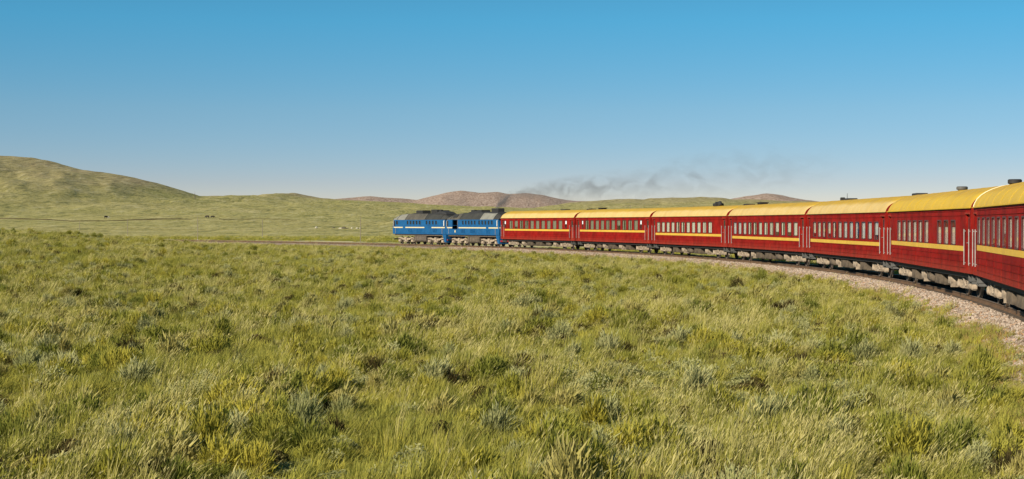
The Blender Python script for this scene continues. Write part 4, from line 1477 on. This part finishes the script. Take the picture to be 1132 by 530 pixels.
def bush_mesh(name, seed, n, rad, h, mat, lmin=.06, lmax=.15):
    """domed weed: slim leaves sprouting outwards from all over a lumpy dome"""
    r = random.Random(seed)
    v, f, al = [], [], []
    ph = [r.uniform(0, 6) for _ in range(4)]
    for k in range(n):
        a = r.uniform(0, 2 * math.pi)
        el = math.asin(r.uniform(0.0, 1.0))
        lump = 1 + 0.25 * math.sin(3 * a + ph[0]) * math.cos(el) + 0.2 * math.sin(5 * a + 3 * el + ph[1])
        q = r.uniform(0.35, 1.0) ** 0.5 * lump
        nrm = Vector((math.cos(a) * math.cos(el), math.sin(a) * math.cos(el), math.sin(el)))
        c = Vector((nrm.x * rad * q + 0.15 * h * nrm.z, nrm.y * rad * q, nrm.z * h * q))
        d = (nrm * 0.7 + Vector((r.uniform(-.6, .6) + .2, r.uniform(-.6, .6), r.uniform(.2, 1.0)))).normalized()
        L = r.uniform(lmin, lmax)
        s_ = d.cross(Vector((r.uniform(-1, 1), r.uniform(-1, 1), r.uniform(-1, 1)))).normalized() * L * .085
        o = len(v)
        v += [tuple(c - s_), tuple(c + s_), tuple(c + d * L)]
        al += [0.1 * q, 0.1 * q, 0.25 + 0.7 * q * nrm.z]
        f += [(o, o + 1, o + 2)]
    me = bpy.data.meshes.new(name)
    me.from_pydata(v, [], f)
    at = me.attributes.new('along', 'FLOAT', 'POINT')
    at.data.foreach_set('value', al)
    me.materials.append(mat)
    return me


def scatter_group(name, protos):
    """geometry nodes group: instance the prototypes of a collection on the vertices of the host mesh"""
    c = bpy.data.collections.new(name + ' prototypes')
    for i, me in enumerate(protos):
        o = bpy.data.objects.new('%02d_%s' % (i, me.name.split('.')[0]), me)
        c.objects.link(o)
    g = bpy.data.node_groups.new(name, 'GeometryNodeTree')
    g.interface.new_socket('Geometry', in_out='INPUT', socket_type='NodeSocketGeometry')
    g.interface.new_socket('Geometry', in_out='OUTPUT', socket_type='NodeSocketGeometry')
    gi, go = g.nodes.new('NodeGroupInput'), g.nodes.new('NodeGroupOutput')
    ci = g.nodes.new('GeometryNodeCollectionInfo')
    ci.inputs['Collection'].default_value = c
    ci.inputs['Separate Children'].default_value = True
    ci.inputs['Reset Children'].default_value = True
    ip = g.nodes.new('GeometryNodeInstanceOnPoints')
    ip.inputs['Pick Instance'].default_value = True

    def attr(nm, typ):
        n = g.nodes.new('GeometryNodeInputNamedAttribute')
        n.data_type = typ
        n.inputs['Name'].default_value = nm
        return n.outputs['Attribute']
    g.links.new(gi.outputs[0], ip.inputs['Points'])
    g.links.new(ci.outputs[0], ip.inputs['Instance'])
    g.links.new(attr('idx', 'INT'), ip.inputs['Instance Index'])
    e2r = g.nodes.new('FunctionNodeEulerToRotation')
    g.links.new(attr('rot', 'FLOAT_VECTOR'), e2r.inputs[0])
    g.links.new(e2r.outputs[0], ip.inputs['Rotation'])
    g.links.new(attr('scl', 'FLOAT_VECTOR'), ip.inputs['Scale'])
    g.links.new(ip.outputs[0], go.inputs[0])
    return g


def scatter(name, P, idx, rot, scl, protos, label, cat, parent=None):
    me = bpy.data.meshes.new(name)
    me.vertices.add(len(P))
    me.vertices.foreach_set('co', P.astype(np.float32).ravel())
    a = me.attributes.new('idx', 'INT', 'POINT')
    a.data.foreach_set('value', idx.astype(np.int32))
    a = me.attributes.new('rot', 'FLOAT_VECTOR', 'POINT')
    a.data.foreach_set('vector', rot.astype(np.float32).ravel())
    a = me.attributes.new('scl', 'FLOAT_VECTOR', 'POINT')
    a.data.foreach_set('vector', scl.astype(np.float32).ravel())
    o = obj(name, me, parent, kind='stuff')
    mod = o.modifiers.new('scatter', 'NODES')
    mod.node_group = scatter_group(name, protos)
    if label:
        tag(o, label, cat)
    return o


TUFTS = [
    tuft_mesh('tuft', 1, 34, 0.13, 0.16, 0.36, 0.011, 0.22, M['grass']),
    tuft_mesh('tuft', 2, 36, 0.15, 0.20, 0.44, 0.011, 0.32, M['grass']),
    tuft_mesh('tuft', 3, 30, 0.12, 0.10, 0.26, 0.010, 0.18, M['grass']),
    tuft_mesh('tuft', 8, 30, 0.11, 0.22, 0.50, 0.010, 0.25, M['grass'], flop=0.6),
    tuft_mesh('tuft', 4, 22, 0.13, 0.26, 0.56, 0.010, 0.35, M['straw'], heads=8),
    tuft_mesh('tuft', 5, 14, 0.10, 0.34, 0.72, 0.009, 0.30, M['straw'], heads=10),
    sage_mesh('wormwood', 6, 420, 0.24, 0.36, M['sage']),
    sage_mesh('wormwood', 7, 300, 0.18, 0.28, M['sage']),
    sage_mesh('shade_stems', 9, 420, 0.24, 0.26, M['dead_stem']),
    tuft_mesh('shade_stems', 10, 40, 0.18, 0.12, 0.30, 0.014, 0.2, M['dead_stem'], flop=0.7),
    tuft_mesh('rusty_weed', 11, 30, 0.12, 0.10, 0.30, 0.011, 0.2, M['rusty'], flop=0.6),
]


def wedge(y0, y1, dens, tmax=0.37):
    area = tmax * (y1 * y1 - y0 * y0)
    n = int(area * dens)
    yy = np.sqrt(rng.uniform(y0 * y0, y1 * y1, n))
    xx = rng.uniform(-tmax, tmax, n) * yy
    return xx, yy


def build_grass():
    PX, PY, SX, SZ = [], [], [], []
    for (y0, y1, dens, sx, sz) in [(13, 45, 46, 0.9, 0.72), (45, 90, 27, 1.0, 0.75), (90, 160, 15, 1.15, 0.75), (160, 300, 7.0, 1.4, 0.7), (300, 420, 2.0, 2.2, 0.9)]:
        x, y = wedge(y0, y1, dens)
        PX.append(x)
        PY.append(y)
        SX.append(np.full(len(x), sx))
        SZ.append(np.full(len(x), sz))
    X, Y, sx, sz = map(np.concatenate, (PX, PY, SX, SZ))
    d = np.hypot(X - CX, Y - CY) - R
    thn = np.arctan2(Y - CY, X - CX)
    edge = 2.22 + 0.18 * sstep(-0.19, -0.05, thn) + 0.28 * fbm(X / 2.2, Y / 2.2, 2) + rng.uniform(-0.2, 0.35, len(X))
    keep = (d < -edge) | ((d < -1.75) & (rng.random(len(X)) < 0.008)) | ((d > edge + 0.6) & (rng.random(len(X)) < 0.8))
    # scattered bare hollows
    hol = fbm(X / 0.7 + 40, Y / 3.0, 3)
    keep &= ~((hol < -0.38) & (Y < 140) & (d < -5) & (rng.random(len(X)) < 0.93))
    # keep the dirt roads clear
    keep &= ~((d > 7) & (d < 46) & (Y > 225) & (rng.random(len(X)) < 0.985))
    X, Y, sx, sz, d, hol = X[keep], Y[keep], sx[keep], sz[keep], d[keep], hol[keep]
    n = len(X)
    Z = np.maximum(terrain(X, Y), np.interp(np.abs(d), [1.35, 1.7, 2.05, 2.6, 3.35, 4.3, 4.4], [-0.20, -0.205, -0.26, -0.50, -0.74, -0.95, -9])) - 0.015
    nearb = np.clip((d + 6) / 4, 0, 1) * (d < 0)
    hp = fbm(X / 2.5, Y / 9.0, 3)
    tall = np.clip(0.95 + 0.9 * hp + 1.1 * np.clip(hol, -.6, .7), 0.28, 2.0) * (1 - 0.35 * nearb)
    u = rng.random(n)
    pst = np.clip(0.08 + 0.30 * fbm(X / 4.0 + 7, Y / 16.0, 3), 0.02, 0.5)
    psg = np.clip(-0.02 + 0.5 * fbm(X / 3.0 - 13, Y / 14.0 + 3, 3), 0, 0.4)
    idx = np.where(u < pst, rng.integers(4, 6, n), np.where(u > 1 - psg, rng.integers(6, 8, n), rng.integers(0, 4, n)))
    # dark stem clumps standing in for shaded hollows, plus scattered ones
    dk = fbm(X / 0.9 + 90, Y / 6.0 - 20, 3)
    shade = ((dk > 0.40) & (rng.random(n) < 0.75)) | (rng.random(n) < 0.02)
    rus = (d < 0) & (d > -4.0) & (rng.random(n) < np.clip((d + 4.0) / 2.4, 0, 0.55))
    idx = np.where(rus, 10, idx)
    idx = np.where(shade & (Y < 110) & (d < -5), rng.integers(8, 10, n), idx)
    tall = np.where(shade, tall * 1.15, np.where(dk > 0.52, tall * 0.7, tall))
    rot = np.stack([rng.uniform(-.12, .12, n), rng.uniform(-.12, .12, n), rng.uniform(-1.1, 1.1, n)], -1)
    k = rng.uniform(0.6, 1.45, n)
    scl = np.stack([sx * k, sx * k, sz * k * tall], -1)
    P = np.stack([X, Y, Z], -1)
    print('grass tufts', n)
    scatter('steppe_grass', P, idx, rot, scl, TUFTS, 'olive and straw coloured wind-combed steppe grass filling the foreground', 'grass')


build_grass()


def build_weeds():
    protos = [bush_mesh('weed', 21, 1500, 0.26, 0.42, M['grass']), bush_mesh('weed', 22, 1300, 0.30, 0.34, M['grass']), bush_mesh('weed', 23, 1300, 0.24, 0.40, M['sage']),
              bush_mesh('weed', 24, 700, 0.22, 0.46, M['straw'], .08, .2), bush_mesh('weed', 25, 700, 0.22, 0.30, M['dead_stem'])]
    X, Y = [], []
    for (y0, y1, dens) in ((13, 60, 3.2), (60, 120, 1.7), (120, 200, 0.5)):
        x, y = wedge(y0, y1, dens)
        X.append(x)
        Y.append(y)
    X, Y = np.concatenate(X), np.concatenate(Y)
    d = np.hypot(X - CX, Y - CY) - R
    cl = fbm(X / 3.0 + 31, Y / 8.0 + 11, 3)
    keep = (d < -3.2) & (rng.random(len(X)) < np.clip(0.35 + 1.6 * cl, 0.02, 1))
    X, Y, d, cl = X[keep], Y[keep], d[keep], cl[keep]
    n = len(X)
    u = rng.random(n) + 0.35 * fbm(X / 5.0 + 3, Y / 12.0 + 70, 2)
    idx = np.select([u < 0.32, u < 0.56, u < 0.74, u < 0.84], [0, 1, 2, 3], 4)
    k = rng.uniform(0.5, 1.35, n)
    P = np.stack([X, Y, terrain(X, Y) - 0.03], -1)
    rot = np.stack([rng.uniform(-.15, .15, n), rng.uniform(-.15, .15, n), rng.uniform(-1.2, 1.2, n)], -1)
    scl = np.stack([k * rng.uniform(.8, 1.3, n), k * rng.uniform(.8, 1.3, n), k * rng.uniform(.75, 1.25, n)], -1)
    print('weeds', n)
    scatter('steppe_weeds', P, idx, rot, scl, protos, 'bushy grey-green and straw weeds standing among the foreground grass', 'weeds')


build_weeds()


# loose stones on the ballast shoulder
def stone_meshes():
    res = []
    m, nt, out = new_mat('ballast stone')
    oi = N(nt, 'ShaderNodeObjectInfo')
    c = ramp(nt, oi.outputs['Random'], [(0.0, (0.13, 0.09, 0.06)), (0.4, (0.31, 0.24, 0.18)), (0.75, (0.45, 0.36, 0.285)), (1.0, (0.32, 0.175, 0.085))])
    principled(nt, out, c, 0.95, 0, 0.15)
    for s in range(4):
        import bmesh
        bm = bmesh.new()
        bmesh.ops.create_icosphere(bm, subdivisions=1, radius=1)
        r = random.Random(50 + s)
        for v in bm.verts:
            v.co *= r.uniform(0.65, 1.15)
            v.co.z *= 0.7
        me = bpy.data.meshes.new('stone')
        bm.to_mesh(me)
        bm.free()
        me.materials.append(m)
        res.append(me)
    return res


def build_stones():
    n = 75000
    th = rng.uniform(-0.30, 0.45, n)
    keepn = rng.random(n) < np.clip(1.2 - (th + 0.25) * 1.1, 0.35, 1)
    th = th[keepn]
    n = len(th)
    off = -(1.15 + 1.6 * rng.random(n))
    z = np.interp(-off, [1.35, 1.7, 2.05, 2.6, 3.35, 4.3], [-0.20, -0.205, -0.26, -0.50, -0.74, -0.95])
    X, Y = CX + (R + off) * np.cos(th), CY + (R + off) * np.sin(th)
    s = rng.uniform(0.018, 0.07, n) * (0.6 + 0.4 * rng.random(n))
    P = np.stack([X, Y, z + s * 0.25], -1)
    rot = rng.uniform(0, 6.28, (n, 3))
    scatter('ballast_stones', P, rng.integers(0, 4, n), rot, np.stack([s, s, s], -1), stone_meshes(), None, None, track)


build_stones()
